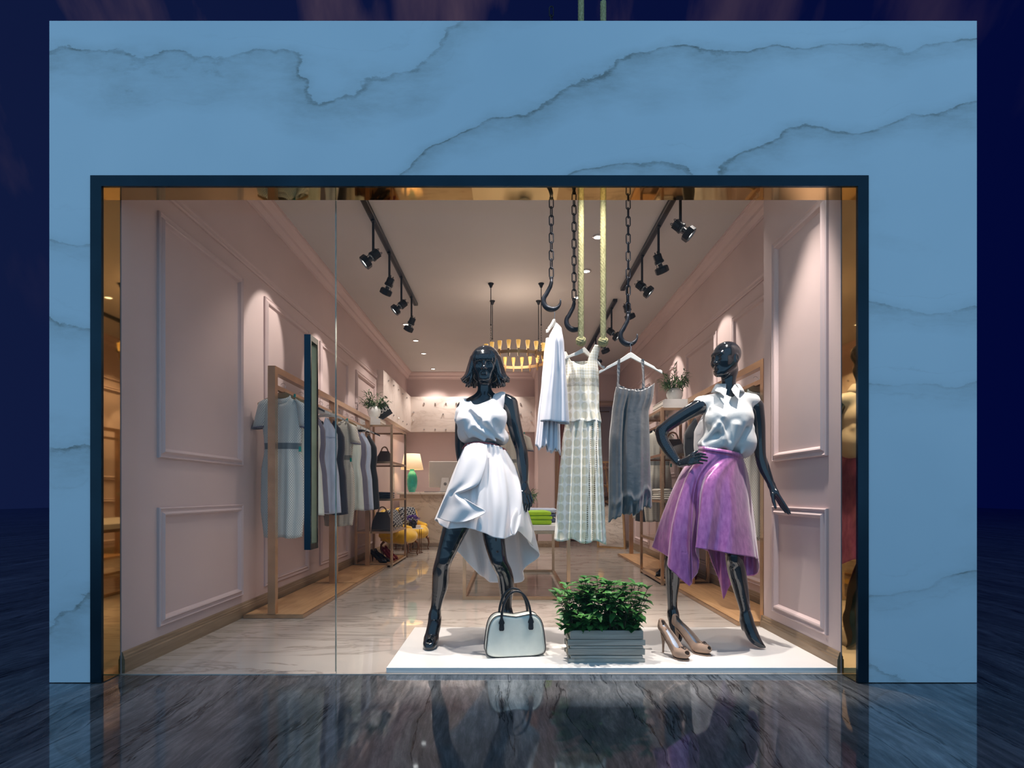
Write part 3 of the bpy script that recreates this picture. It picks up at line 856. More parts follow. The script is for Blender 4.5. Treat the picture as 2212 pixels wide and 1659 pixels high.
def hook_pts(r=.02, h=.055, top=-.02):
    p = [(0, 0, top)] + [(0, 0, top + h * .4)]
    for k in range(9):
        a = PI * .0 + k / 8 * PI * 1.25; p.append((-r + r * math.cos(a) + 0, 0, top + h * .5 + r * math.sin(a)))
    return p
def make_hanger(label, mat, loc, group, hw=.205, clips=False, rotz=0):
    t = thing('clothes_hanger', label, 'hanger', loc, group, world=False)
    hanger_mesh(MB(), hw).build('shoulder_bar', mat, t, smooth=True, auto=40)
    m = MB(); r = .021
    m.tube([(0, 0, -.02), (0, 0, .004)] + [(r * math.sin(b), 0, .03 - r * math.cos(b)) for b in [k * PI / 6 for k in range(1, 9)]], .0022, 6)
    m.build('hook', m_chrome, t, smooth=True)
    if clips:
        for s in (-1, 1):
            c = MB(); c.tube([(s * hw * .8, -.01, -.085), (s * hw * .8, -.012, -.11), (s * hw * .7, -.012, -.12), (s * hw * .6, -.01, -.115)], .004, 6)
            c.build('clip', m_chrome, t)
    t.rotation_euler = (0, 0, rotz); return t

ZBAR = 1.780 - .030 + .021 * 0      # hook height: the hook rests on the bar
def garment_local(kind, hw=.20, L=.95, seed=0):
    """returns MB for a garment hanging below a hanger whose apex is at z=-.02 (local)"""
    rnd = random.Random(seed); ph = rnd.random() * 6
    zs = -.045
    if kind == 'tank':
        rows = [(zs, -hw * .62, hw * .62, .5), (zs - .10, -hw * .52, hw * .52, .8), (zs - .22, -hw * .80, hw * .80, 1), (zs - .34, -hw * .82, hw * .82, 1), (zs - .46, -hw * .76, hw * .76, 1), (zs - .62, -hw * .88, hw * .88, 1), (zs - L, -hw * .98, hw * .98, 1)]
        top = lambda u: zs - .012 - .30 * abs(u * .55) ** 1.6 - (.145 * max(0, 1 - (abs(u) / .52) ** 2.6))
        back = lambda u: zs - .012 - .30 * abs(u * .55) ** 1.6 - (.115 * max(0, 1 - (abs(u) / .52) ** 2.6))
    elif kind == 'tee':
        rows = [(zs, -hw * .55, hw * .55, .5), (zs - .035, -hw * .80, hw * .80, .6), (zs - .09, -hw * .86, hw * .86, .9), (zs - .25, -hw * .78, hw * .78, 1), (zs - .42, -hw * .70, hw * .70, .9), (zs - .60, -hw * .84, hw * .84, 1.1), (zs - .9, -hw * .86, hw * .86, 1.1), (zs - L, -hw * .74, hw * .74, 1)]
        top = lambda u: zs - .010 - .10 * abs(u) ** 2.5 - (.06 * max(0, 1 - (abs(u) / .42) ** 2))
        back = lambda u: zs - .010 - .10 * abs(u) ** 2.5 - (.015 * max(0, 1 - (abs(u) / .42) ** 2))
    fold = lambda u, t: (.010 * math.sin(u * 9 + ph) + .006 * math.sin(u * 17 + ph * 2 + t * 2)) * min(1, t * 1.6)
    hem = lambda u: zs - L + .006 * math.sin(u * 6 + ph)
    m = MB(); panel_garment(m, rows, top, hem, 0, .055, fold, 30, 36, back)
    return m, rows, zs
m_dot = dotmat('dotted_blue_knit', C(206, 212, 208), C(78, 92, 104), 78, 92, .22, band=(-.475, -.425, C(104, 116, 122)))
m_dotg = dotmat('dotted_cream_knit', C(212, 208, 196), C(110, 108, 96), 78, 92, .20, band=(-.475, -.425, C(126, 128, 124)))
FAB = {
    'mint': satin('pale_mint_cloth', C(214, 224, 216), .5), 'grey': satin('grey_purple_cloth', C(104, 102, 122), .6), 'navy': satin('navy_cloth', C(26, 30, 48), .6),
    'blue': satin('ice_blue_cloth', C(196, 210, 232), .42), 'black': satin('black_cloth', C(20, 21, 28), .6), 'white': satin('white_cloth', C(236, 236, 240), .5),
    'dot': m_dot, 'dotg': m_dotg}
m_teal = plain('teal_tag', C(20, 150, 140), .4)
def make_garment(name, label, cat, kind, fab, L, hw, seed, group):
    t = thing(name, label, cat, (0, 0, 0), group, world=False)
    m, rows, zs = garment_local(kind, hw, L, seed)
    b = m.build('body', FAB[fab], t, smooth=True, solid=.003)
    if kind == 'tank':
        s = MB(); s.loft([[(u * hw * .985, -.047 * math.sqrt(1 - min(.98, abs(u)) ** 2) - .006, zs - L + .055 + dz) for u in [k / 12 for k in range(-12, 13)]] for dz in (0, .004)], closed=False, caps=False)
        s.build('hem_seam', FAB[fab], t, solid=.002)
        s = MB(); s.loft([[(u * hw * .80, -.052 * math.sqrt(1 - min(.98, abs(u)) ** 2) - .007, zs - .235 + dz - .015 * abs(u)) for u in [k / 12 for k in range(-11, 12)]] for dz in (0, .006)], closed=False, caps=False)
        s.build('bust_seam', FAB[fab], t, solid=.002)
    else:
        for s in (-1, 1):
            r = []
            for k in range(7):
                f_ = k / 6; cx = s * (hw * .72 + f_ * .036); cz = zs - .050 - f_ * .20; w_ = .046 + .010 * f_
                r.append([(cx + w_ * math.cos(a) * .95, .052 * math.sin(a), cz - s * w_ * math.cos(a) * (.55 - .45 * f_)) for a in [q * PI / 8 for q in range(16)]])
            MB().loft(r, caps=False).build('sleeve', FAB[fab], t, smooth=True, solid=.003)
            e = r[-1]; MB().loft([[Vector(p) + Vector((s * .004 * j, 0, -.006 * j - .001)) for p in e] for j in (0, 1, 2)], caps=False).build('cuff', FAB['grey'], t, smooth=True, solid=.004)
        c = []
        for k in range(3):
            c.append([(hw * (.36 - .03 * k) * math.cos(a), .034 * math.sin(a) - .012, zs - .035 - .035 * max(0, -math.sin(a)) + .018 * k) for a in [q * PI / 10 for q in range(20)]])
        MB().loft(c, caps=False).build('collar', FAB['dot' if fab == 'dot' else 'dotg'], t, smooth=True, solid=.003)
    if fab in ('dot', 'dotg'):
        MB().box(hw * .70, hw * .78, -.05, -.035, zs - .45, zs - .41).build('tag', m_teal, t); MB().box(hw * .5, hw * .56, -.045, -.03, zs - .02, zs + .005).build('tag', m_teal, t)
    return t
ZH = 1.780 - .009      # hanger origin height so that its hook sits over the bar
LEFT = [  # y, name, kind, fabric, length, label, hanger material, hanger label
    (4.42, 'dress', 'tee', 'dot', 1.13, 'pale blue dotted short sleeve dress with grey belt, nearest on the left rack', 'o', 'olive wooden hanger holding the nearest dotted dress'),
    (4.80, 'dress', 'tank', 'mint', .97, 'pale sleeveless dress half hidden behind the door handle', 'd', 'black hanger just behind the olive hanger, left rack'),
    (4.97, 'dress', 'tank', 'grey', .95, 'grey purple sleeveless dress right beside the door handle', 'w', 'white clip hanger beside the door handle'),
    (5.30, 'dress', 'tank', 'blue', .97, 'ice blue sleeveless dress in front of the glass joint', 'w', 'white hanger holding the ice blue dress by the glass joint'),
    (5.52, 'dress', 'tank', 'navy', .99, 'navy sleeveless dress just right of the glass joint', 'w', 'white hanger holding the navy dress'),
    (5.86, 'dress', 'tee', 'dotg', 1.12, 'cream dotted short sleeve dress in the middle of the left racks', 'o', 'wooden hanger holding the cream dotted dress'),
    (6.14, 'dress', 'tank', 'mint', .97, 'pale mint sleeveless dress right of the cream dotted dress', 'w', 'white hanger holding the pale mint dress'),
    (6.36, 'dress', 'tank', 'grey', .97, 'narrow strip of grey purple dress between mint and ice blue ones', 'w', 'white hanger holding the far grey purple dress'),
    (6.60, 'dress', 'tank', 'blue', .98, 'ice blue sleeveless dress near the far end of the left rack', 'w', 'white hanger holding the far ice blue dress'),
    (6.88, 'dress', 'tank', 'black', .98, 'black sleeveless dress at the far end of the left rack', 'd', 'black hanger at the far end of the left rack')]
RIGHT = [
    (4.16, 'dress', 'tee', 'dotg', 1.13, 'cream dotted dress nearest on the right rack, behind the blouse', 'o', 'olive wooden hanger at the near end of the right rack'),
    (5.08, 'dress', 'tank', 'white', .95, 'white sleeveless dress between the bent arm and the blouse', 'w', 'white clip hanger above the bent mannequin arm'),
    (5.34, 'dress', 'tank', 'black', .97, 'black sleeveless dress inside the crook of the bent mannequin arm', 'd', 'black hanger seen past the bent mannequin arm'),
    (6.90, 'dress', 'tee', 'dotg', 1.13, 'cream dotted dress seen through the front of the right shelf', 'd', 'black hanger at the near end of the far right rack'),
    (7.30, 'dress', 'tank', 'black', 1.14, 'long black dress beside the slip dress hem, far right rack', 'd', 'black hanger on the far right rack'),
    (7.60, 'dress', 'tee', 'dotg', 1.12, 'cream dotted dress farthest along the far right rack', 'w', 'white hanger farthest along the far right rack')]
HM = {'o': m_hango, 'd': m_hangd, 'w': m_hangw}
protoG, protoH = {}, {}
for sx, items, grp in ((LX, LEFT, 'left'), (RXR, RIGHT, 'right')):
    for k, (y, nm, kind, fab, L, lab, hm, hl) in enumerate(items):
        key = (kind, fab); hw = .205 if kind == 'tee' else .20
        loc = (sx, y, ZH); rz = .12 * math.sin(k * 2.1) * (0 if k == 0 else 1)
        if key not in protoG:
            t = make_garment(nm, lab, 'dress', kind, fab, L, hw, k + len(grp), 'dresses on the %s racks' % grp); protoG[key] = (t, L)
            t.location = loc; t.rotation_euler = (0, 0, rz)
        else:
            p, L0 = protoG[key]; dup(p, loc, rz, lab, 'dresses on the %s racks' % grp, scale=(1, 1, L / L0))
        if hm not in protoH:
            protoH[hm] = make_hanger(hl, HM[hm], loc, 'hangers on the %s racks' % grp, .20, clips=(hm == 'w'), rotz=rz)
        else:
            dup(protoH[hm], loc, rz, hl, 'hangers on the %s racks' % grp)

# ================================================================ books, plants and goods on the shelves
m_page = plain('book_pages', C(226, 218, 206), .7, scale=300)
m_cov = plain('white_book_cover', C(228, 226, 222), .4, var=.01)
def book(label, cx, cy, z, w_, d_, h, rz, grp):
    t = thing('book', label, 'book', (cx, cy, z), grp, world=False)
    m = MB(); m.box(-w_ / 2, w_ / 2, -d_ / 2, d_ / 2, 0, .003).box(-w_ / 2, w_ / 2, -d_ / 2, d_ / 2, h - .003, h).box(-w_ / 2, w_ / 2, -d_ / 2, -d_ / 2 + .003, .003, h - .003); m.build('cover', m_cov, t)
    MB().box(-w_ / 2 + .004, w_ / 2 - .004, -d_ / 2 + .004, d_ / 2 - .004, .003, h - .003).build('pages', m_page, t)
    t.rotation_euler = (0, 0, rz); return t
ZT = 1.8275
for i, (w_, h, lb) in enumerate([(.262, .045, 'bottom'), (.262, .042, 'middle'), (.20, .026, 'top')]):
    book('thick white book, %s of the stack on the left shelf' % lb, -1.80 + (.0 if i < 2 else -.02), 7.36, ZT + sum((.045, .042, .026)[:i]), w_, .34, h, 0, 'books on the left shelf')
for i, (w_, h, lb) in enumerate([(.40, .045, 'bottom'), (.40, .042, 'middle'), (.36, .014, 'top')]):
    book('wide white book, %s of the stack on the right shelf' % lb, 1.80, 5.99, ZT + sum((.045, .042, .014)[:i]), w_, .42, h, 0, 'books on the right shelf')
m_pot = plain('glossy_white_glaze', C(226, 226, 222), .15, var=.02, Coat_Weight=.5)
def leafmat(name, a, b, rough=.4):
    t = NT(name); n = t.noise(t.obj(), 22, 3); t.bsdf(t.ramp(n, [(.3, a), (.7, b)]), rough, 0, Transmission_Weight=0); return t.m
m_leaf = leafmat('dark_box_leaf', C(30, 78, 34), C(80, 138, 64)); m_leaf2 = leafmat('willow_leaf', C(46, 76, 36), C(98, 134, 76)); m_stem = plain('green_stem', C(80, 92, 54), .6)
def leaf(m, p, d, up, L, W, curl=.25):
    d = d.normalized(); s = d.cross(up)
    s = s.normalized() if s.length > 1e-4 else d.orthogonal().normalized(); n = s.cross(d)
    rows = []
    for t_, w_ in ((0, .12), (.25, .8), (.5, 1), (.78, .66), (1, .03)):
        c = p + d * L * t_ + n * (-curl * L * t_ * t_); rows.append([c - s * W * w_ + n * W * w_ * .35, c, c + s * W * w_ + n * W * w_ * .35])
    m.grid(rows)
def pot_plant(label, x, y, z, rr, sd, spread):
    t = thing('potted_plant', label, 'plant', (x, y, z), 'potted plants on the shelves', world=False); rnd = random.Random(sd)
    MB().lathe([(.001, 0), (.045, 0), (.07, .025), (rr, .075), (rr * .97, .11), (rr * .80, .135), (rr * .68, .145), (rr * .62, .14), (rr * .6, .12), (.001, .118)], 28).build('pot', m_pot, t, smooth=True, auto=60)
    st, lf = MB(), MB()
    for k in range(26):
        a = rnd.random() * 2 * PI; o = rnd.random() ** .6; q = Vector((math.cos(a) * .03, math.sin(a) * .03, .12)); pts = [q]; r0 = spread * (.35 + .75 * o); hh = spread * (.5 + .9 * rnd.random()) * (1.25 - .55 * o)
        e = Vector((math.cos(a) * r0, math.sin(a) * r0, .12 + hh)); mid = (q + e) / 2 + Vector((math.cos(a) * .01, math.sin(a) * .01, hh * .22))
        if rnd.random() < .3: e.z = .12 + hh * .25; mid = (q + e) / 2 + Vector((0, 0, hh * .5))
        for j in range(7):
            f_ = j / 6; pts.append(q * (1 - f_) ** 2 + mid * 2 * f_ * (1 - f_) + e * f_ * f_)
        st.tube(pts[1:], .0022, 4)
        for j in range(2, 8):
            for s in range(2):
                dr = Vector((math.cos(a + rnd.uniform(-1.4, 1.4)), math.sin(a + rnd.uniform(-1.4, 1.4)), rnd.uniform(-.6, 1.1)))
                leaf(lf, pts[j], dr, Vector((0, 0, 1)), rnd.uniform(.05, .085), rnd.uniform(.006, .009), rnd.uniform(-.1, .5))
    st.build('stems', m_stem, t); lf.build('foliage', m_leaf2, t, smooth=True)
    return t
pot_plant('leafy green plant in a round white pot on books, left shelf', -1.78, 7.33, ZT + .113, .088, 3, .17)
pot_plant('leafy green plant in a round white pot on books, right shelf', 1.785, 6.0, ZT + .101, .088, 9, .17)
# black card with writing, standing tilted behind the left plant
t = thing('sign_card', 'small black card sign with white lettering behind the left plant', 'sign', (-1.655, 7.53, ZT + .0))
M = Matrix.Translation((-1.60, 7.60, ZT + .104)) @ Matrix.Rotation(math.radians(-32), 4, 'Y') @ Matrix.Rotation(math.radians(18), 4, 'Z')
M = Matrix.Translation((-1.735, 7.475, ZT + .088)) @ Matrix.Rotation(math.radians(-33), 4, 'Y')
MB().box(0, .20, 0, .006, 0, .19, M).box(-.01, .02, -.0, .05, -.086, .0, Matrix.Translation((-1.70, 7.5, ZT + .087))).build('card', m_hangd, t)
cu = bpy.data.curves.new('txt', 'FONT'); cu.body = 'SOUL'; cu.size = .075; cu.extrude = .0006; cu.align_x = 'LEFT'
to = bpy.data.objects.new('txt', cu); COL.objects.link(to); bpy.context.view_layer.update()
me = bpy.data.meshes.new_from_object(to.evaluated_get(bpy.context.evaluated_depsgraph_get())); bpy.data.objects.remove(to)
MT = Matrix.Translation(-Vector(t.location)) @ M @ Matrix.Translation((.015, -.001, .075)) @ Matrix.Rotation(PI / 2, 4, 'X'); me.transform(MT)
link('lettering', me, m_hangw, t)

# bags
m_brown = plain('dark_brown_leather', C(58, 42, 34), .45, var=.1, bump=.2); m_tan = plain('tan_leather', C(140, 100, 66), .45, bump=.2)
def tote(label, x, y, z, w_, h, d_, rz, lean=0):
    t = thing('handbag', label, 'handbag', (x, y, z), 'brown bags on the shelves', world=False)
    rg = lambda k, zz: [(w_ / 2 * k * a, d_ / 2 * (1 - .75 * zz / h) * b, zz) for a, b in ((-1, -1), (-.9, -1.1), (.9, -1.1), (1, -1), (1, 1), (.9, 1.1), (-.9, 1.1), (-1, 1))]
    MB().loft([rg(1, 0), rg(1.03, h * .15), rg(.95, h * .5), rg(.62, h * .9), rg(.58, h)]).build('body', m_brown, t, smooth=True, auto=50)
    MB().loft([rg(1.05, -.0), rg(1.05, h * .07)]).build('base_trim', m_tan, t)
    for s in (-1, 1):
        MB().tube([(w_ * .22 * math.cos(a), s * .012, h * .92 + w_ * .34 * math.sin(a)) for a in [k * PI / 12 for k in range(13)]], .008, 8).build('handle', m_tan, t, smooth=True)
    t.rotation_euler = (0, lean, rz); return t
tote('dark brown tote bag on the lower left shelf, right of the dresses', -1.68, 7.36, .457, .26, .24, .16, .1)
tote('small brown bag with a tan handle, upper left shelf', -1.66, 7.40, 1.357, .20, .15, .12, .35)
tote('brown bag with tan loop handle seen past the mannequin arm, right shelf', 1.76, 5.98, 1.357, .26, .17, .14, -.3)

# folded clothes: each folded piece is one rounded, layered slab
def folded(name, label, cx, cy, z, w_, d_, h, mat, layers, rz, grp, sd=1):
    rnd = random.Random(sd); m = MB(); lh = h / layers
    for L in range(layers):
        rg = []; pw = rnd.uniform(-.006, .006); n = 40
        for q, ins in ((0.0, .018), (.18, .004), (.5, 0), (.82, .004), (1.0, .02)):
            r = []
            for k in range(n):
                a = 2 * PI * k / n; cx_, sy = math.cos(a), math.sin(a); e = .22
                X = (w_ / 2 - ins + pw) * math.copysign(abs(cx_) ** e, cx_); Y = (d_ / 2 - ins) * math.copysign(abs(sy) ** e, sy)
                zz = z * 0 + lh * (L + q * .98) + .0035 * math.sin(X * 60 + L + sd) * (q if q > 0 else 0)
                r.append((X, Y, zz))
            rg.append(r)
        m.loft(rg)
    o = m.build(name, mat, smooth=True, auto=60); o.location = (cx, cy, z); o.rotation_euler = (0, 0, rz)
    return tag(o, label, 'folded clothes', grp)
m_lime = satin('lime_knit', C(170, 215, 10), .7, bump=.3, sheen=.1); m_denim = satin('denim_blue', C(74, 84, 112), .75, bump=.4); m_pale = satin('pale_blue_cotton', C(190, 200, 220), .7); m_creamc = satin('cream_knit', C(222, 214, 202), .75, bump=.4)
m_dn = satin('dark_navy_knit', C(40, 46, 66), .75)
folded('folded_shirt', 'dark navy folded clothes on the middle left shelf', -1.66, 7.42, .877, .22, .28, .085, m_dn, 3, 0, 'folded clothes on the shelves', 4)
folded('folded_shirt', 'pale folded clothes beside the navy ones, middle left shelf', -1.86, 7.42, .877, .17, .28, .105, m_creamc, 4, 0, 'folded clothes on the shelves', 6)
folded('folded_shirt', 'cream folded knitwear on the middle right shelf', 1.655, 6.0, .877, .17, .26, .115, m_creamc, 5, 0, 'folded clothes on the shelves', 2)
folded('folded_shirt', 'blue folded jeans beside the cream knitwear, right shelf', 1.86, 6.0, .877, .20, .26, .125, m_denim, 5, 0, 'folded clothes on the shelves', 3)

# ================================================================ high heel shoes
def pump(name, label, toe, heel, hz, mat, mats, grp, vol_h=.0028, peep=False, width=.034):
    """toe and heel: ground points; hz: height of the foot bed at the heel"""
    toe, heel = Vector(toe), Vector(heel); d = (toe - heel); L = d.length; d.normalize(); z0 = toe.z
    s = Vector((-d.y, d.x, 0))
    t = thing(name, label, 'shoe', heel, grp)
    lo = [min(toe[i], heel[i]) - .075 for i in range(2)] + [z0 - .01]; hi = [max(toe[i], heel[i]) + .075 for i in range(2)] + [z0 + hz + .13]
    def pt(u, h, w_=0): return heel + d * (u * L) + Vector((0, 0, h)) + s * w_
    pl = .016 if peep else .002
    V = Vol(lo, hi, vol_h)
    bed = lambda u: (hz * (1 - min(1, u / .66)) ** .8 * 1.0 if u < .66 else 0) + pl
    # body of the upper
    N = 14
    for k in range(N):
        u = k / N; u2 = (k + 1) / N
        wu = lambda u_: (.020 + (width - .020) * min(1, max(0, (u_) / .72))) * (1 if u_ < .80 else max(.34, 1 - (u_ - .80) / .2 * (.35 if peep else .75)))
        for sg in (-.32, .32):
            V.cap(pt(u, bed(u) + .022, sg * wu(u)), pt(u2, bed(u2) + .022 - .004 * u2, sg * wu(u2)), wu(u) * .78, wu(u2) * .78, .012)
    V.cap(pt(-.015, hz + .03), pt(-.03, hz + .062), .023, .019, .02)
    # opening and foot cavity
    for k in range(10):
        u = k / 14; u2 = (k + 1) / 14
        V.cap(pt(u - .0, bed(u) + .062 + .022 * (1 - u)), pt(u2, bed(u2) + .058 + .022 * (1 - u2)), .021 + .012 * u, .021 + .012 * u2, .005, neg=True)
    for k in range(9):
        u = k / 14; u2 = (k + 1) / 14
        V.cap(pt(u, bed(u) + .036), pt(u2, bed(u2) + .034), .016 + .006 * u, .016 + .006 * u2, .004, neg=True)
    if peep: V.ell(pt(1.10, pl + .030), (.019, .019, .012), .003, neg=True); V.cap(pt(.90, pl + .022, -.006), pt(1.0, pl + .022, .006), .014, .014, .003, neg=True)
    V.sub(lo, hi)
    sl, (x, y, z) = V.sub(lo, hi); V.comb(sl, (z - (z0 + .0005)) + 0 * x + 0 * y, .001, True)   # flat sole
    V.mesh('upper', mat, t)
    # sole and heel
    m = MB(); outl = lambda u: (.018 + (width - .016) * min(1, max(0, u / .72))) * (1 if u < .8 else math.sqrt(max(.01, 1 - ((u - .8) / .285) ** 2)))
    rr = []
    for k in range(27):
        u = k / 26 * 1.08; b = bed(u); rr.append([pt(u, b - pl + .006, -outl(u)), pt(u, b - pl + .006, outl(u)), pt(u, max(.0, b - pl - .001), outl(u) * .92), pt(u, max(.0, b - pl - .001), -outl(u) * .92)])
    m.loft(rr); m.build('sole', mats, t, smooth=True, auto=50)
    V2 = Vol(lo, hi, vol_h)
    V2.chain([pt(.03, .006), pt(.035, hz * .5), pt(.03, hz * .8), pt(.05, hz + .015)], [.0055, .0075, .012, .020], .01)
    sl, (x, y, z) = V2.sub(lo, hi); V2.comb(sl, (z - (z0 + .0008)) + 0 * x + 0 * y, .001, True)
    V2.mesh('heel', mat, t)
    if peep:
        m = MB(); rnd = random.Random(5)
        for k in range(26):
            a = rnd.random() * 6.3; r_ = rnd.random() ** .5 * .019; m.ball(pt(.86, pl + .055) + s * (math.cos(a) * r_) + d * (math.sin(a) * r_) + Vector((0, 0, -.25 * r_ - .3 * abs(math.sin(a) * r_))), rnd.uniform(.003, .0055), 6)
        m.build('rosette', plain('dark_bead_rosette', C(70, 58, 52), .5, .3), t, smooth=True)
        m = MB()
        for q in range(9):
            w_ = (q - 4) / 4
            pts = [pt(.60 + f_ * .27, pl + .012 + .044 * f_ ** .8 * (1 - .12 * abs(w_)), w_ * width * (1.02 - .55 * f_)) for f_ in [j / 7 for j in range(8)]]
            m.tube(pts, [.0022] * 8, 5)
        m.build('pleats', mat, t, smooth=True)
        MB().loft([[pt(k / 12 * .66, bed(k / 12 * .66) + .0245, -.014 - .012 * k / 12), pt(k / 12 * .66, bed(k / 12 * .66) + .0245, .014 + .012 * k / 12), pt(k / 12 * .66, bed(k / 12 * .66) + .0225, .014 + .012 * k / 12), pt(k / 12 * .66, bed(k / 12 * .66) + .0225, -.014 - .012 * k / 12)] for k in range(13)]).build('insole', plain('blue_grey_lining', C(170, 182, 200), .5), t, smooth=True)
    return t
m_suede = plain('taupe_suede', C(150, 124, 106), .8, var=.05, bump=.5, bscale=500); m_cork = plain('tan_heel', C(190, 140, 100), .5)
PZ = .03
def ground(px, py, z=PZ):
    Y = FP * (CH - z) / (py - VY); return P(px, py, Y)
pump('high_heel_shoe', 'taupe suede peep toe high heel, nearer and left one of the pair', ground(1482, 1427, PZ + .001), ground(1431, 1410, PZ + .001), .118, m_suede, m_suede, 'taupe shoes on the platform', .0025, True)
pump('high_heel_shoe', 'taupe suede peep toe high heel, right one of the pair', ground(1529, 1416, PZ + .001), ground(1461, 1398, PZ + .001), .118, m_suede, m_suede, 'taupe shoes on the platform', .0025, True)
m_bpat = plain('black_patent', (.01, .01, .014, 1), .12); m_rpat = plain('dark_red_suede', C(120, 16, 34), .4)
zz = .047
pump('high_heel_shoe', 'black pointed high heel on the bottom of the left shelf', (-1.60, 7.19, zz), (-1.80, 7.30, zz), .09, m_bpat, m_bpat, 'shoes on the left shelf', .004)
pump('high_heel_shoe', 'second black pointed high heel, behind the first, left shelf', (-1.58, 7.30, zz), (-1.78, 7.42, zz), .09, m_bpat, m_bpat, 'shoes on the left shelf', .004)
pump('high_heel_shoe', 'dark red high heel on the bottom of the left shelf', (-1.54, 7.45, zz), (-1.72, 7.58, zz), .10, m_rpat, m_rpat, 'shoes on the left shelf', .004)
pump('high_heel_shoe', 'second dark red high heel, behind the first, left shelf', (-1.53, 7.58, zz), (-1.71, 7.72, zz), .10, m_rpat, m_rpat, 'shoes on the left shelf', .004)
pump('high_heel_shoe', 'black pointed high heel on the bottom of the right shelf', (1.60, 6.02, zz), (1.76, 6.16, zz), .09, m_bpat, m_bpat, 'shoes on the right shelf', .004)
pump('high_heel_shoe', 'second black pointed high heel on the right shelf, by the left mannequin leg', (1.64, 5.86, zz), (1.80, 6.0, zz), .09, m_bpat, m_bpat, 'shoes on the right shelf', .004)
pump('high_heel_shoe', 'red high heel right of the leg, bottom right shelf', (1.93, 5.80, zz), (1.96, 6.02, zz), .09, m_rpat, m_rpat, 'shoes on the right shelf', .004)
# ================================================================ display table in the middle of the floor
t = thing('display_table', 'white topped table on an open brass cube frame', 'table', (.065, 5.8, 0))
xa, xb, ya, yb, zt = -.414, .543, 4.935, 6.69, .664; e = .03
MB().cbox(xa, xb, ya, yb, zt - .05, zt, .004).build('table_top', m_white, t)
MB().box(xa, xb, ya, ya + e, zt - .078, zt - .05).box(xa, xb, yb - e, yb, zt - .078, zt - .05).box(xa, xa + e, ya + e, yb - e, zt - .078, zt - .05).box(xb - e, xb, ya + e, yb - e, zt - .078, zt - .05).build('top_frame', m_brass, t)
for x in (xa, xb - e):
    for y in (ya, yb - e):
        MB().box(x, x + e, y, y + e, 0, zt - .078).build('leg', m_brass, t)
MB().box(xa + e, xb - e, ya, ya + e, 0, .028).box(xa + e, xb - e, yb - e, yb, 0, .028).box(xa, xa + e, ya + e, yb - e, 0, .028).box(xb - e, xb, ya + e, yb - e, 0, .028).build('floor_frame', m_brass, t)
g = 'folded clothes on the middle table'
lz = [(.045, 'bottom'), (.035, 'middle'), (.042, 'top')]; z = zt
for k, (h, lb) in enumerate(lz):
    folded('folded_jumper', 'bright lime green folded jumper, %s of its pile on the table' % lb, .24 - .004 * k, 5.10, z + .001, .30, .26, h, m_lime, 1, .02 * k, g, k + 1); z += h + .001
z = zt
for k, (h, mt, lb) in enumerate([(.05, m_denim, 'blue folded jeans, bottom of the pile behind the lime one'), (.04, m_denim, 'blue folded jeans, middle of the pile behind the lime one'), (.045, m_pale, 'pale blue folded shirt on the jeans behind the lime pile')]):
    folded('folded_jeans' if k < 2 else 'folded_shirt', lb, .29, 5.50, z + .001, .34, .28, h, mt, 1, 0, g, 8 + k); z += h + .001
pl = pot_plant('green plant on the middle table, mostly behind the mannequin hand', .17, 6.35, zt + .001, .088, 21, .15)
pl['group'] = 'potted plant on the table'; del pl['group']

# ================================================================ counter with lamp and computer
t = thing('sales_counter', 'long veined marble sales counter at the back', 'counter', (-.8, 10.1, 0))
MB().box(-1.93, .32, 9.78, 10.40, .07, .925).build('body', m_marb, t)
MB().cbox(-1.97, .36, 9.72, 10.46, .925, .965, .004).build('counter_top', pale_marble('counter_top_marble', C(226, 214, 202), C(170, 156, 142), 2, .15), t)
MB().box(-1.90, .29, 9.83, 10.38, 0, .07).build('plinth', m_marb, t)
t = thing('table_lamp', 'teal ribbed vase lamp with a lit cream shade on the counter', 'lamp', (-1.74, 9.95, .965), world=False)
pr = [(.001, 0), (.05, 0), (.055, .008), (.075, .06), (.09, .14), (.094, .21), (.086, .28), (.062, .345), (.04, .375), (.036, .40), (.044, .412), (.001, .412)]
rg = [[(r * (1 + .025 * math.cos(k * PI)) * math.cos(2 * PI * k / 44), r * (1 + .025 * math.cos(k * PI)) * math.sin(2 * PI * k / 44), z) for k in range(44)] for r, z in pr]
MB().loft(rg).build('base', plain('teal_glaze', C(44, 168, 152), .22, var=.06, Coat_Weight=.4), t, smooth=True)
MB().lathe([(.006, .412), (.006, .50)], 8).build('stem', m_brass, t)
tl = NT('lit_lamp_shade'); bs = tl.bsdf(C(250, 226, 190), .8); so = tl.n('ShaderNodeSeparateXYZ'); tl.l(tl.obj(), so.inputs[0])
tl.l(tl.ramp(tl.math('MULTIPLY', tl.math('SUBTRACT', so.outputs[2], .40), 3.4), [(0, (1, .60, .26, 1)), (1, (1, .80, .55, 1))]), bs.inputs['Emission Color']); tl.put(bs.inputs['Emission Strength'], .62)
MB().lathe([(.200, .405), (.140, .685)], 36, caps=False).build('lamp_shade', tl.m, t, smooth=True, solid=.003)
l = bpy.data.lights.new('table_lamp_bulb', 'POINT'); l.energy = 5; l.color = (1, .78, .5); l.shadow_soft_size = .05
lo = bpy.data.objects.new('table_lamp_bulb', l); COL.objects.link(lo); lo.location = (-1.74, 9.95, 1.50)
t = thing('computer', 'silver desktop computer seen from the back on the counter', 'computer', (-1.15, 9.97, .965), world=False)
m_alu = plain('brushed_aluminium', C(186, 178, 170), .5, .1, var=.01)
M = Matrix.Translation((0, .03, .085))
MB().cbox(-.295, .295, -.018, .018, 0, .47, .008, M).build('housing', m_alu, t)
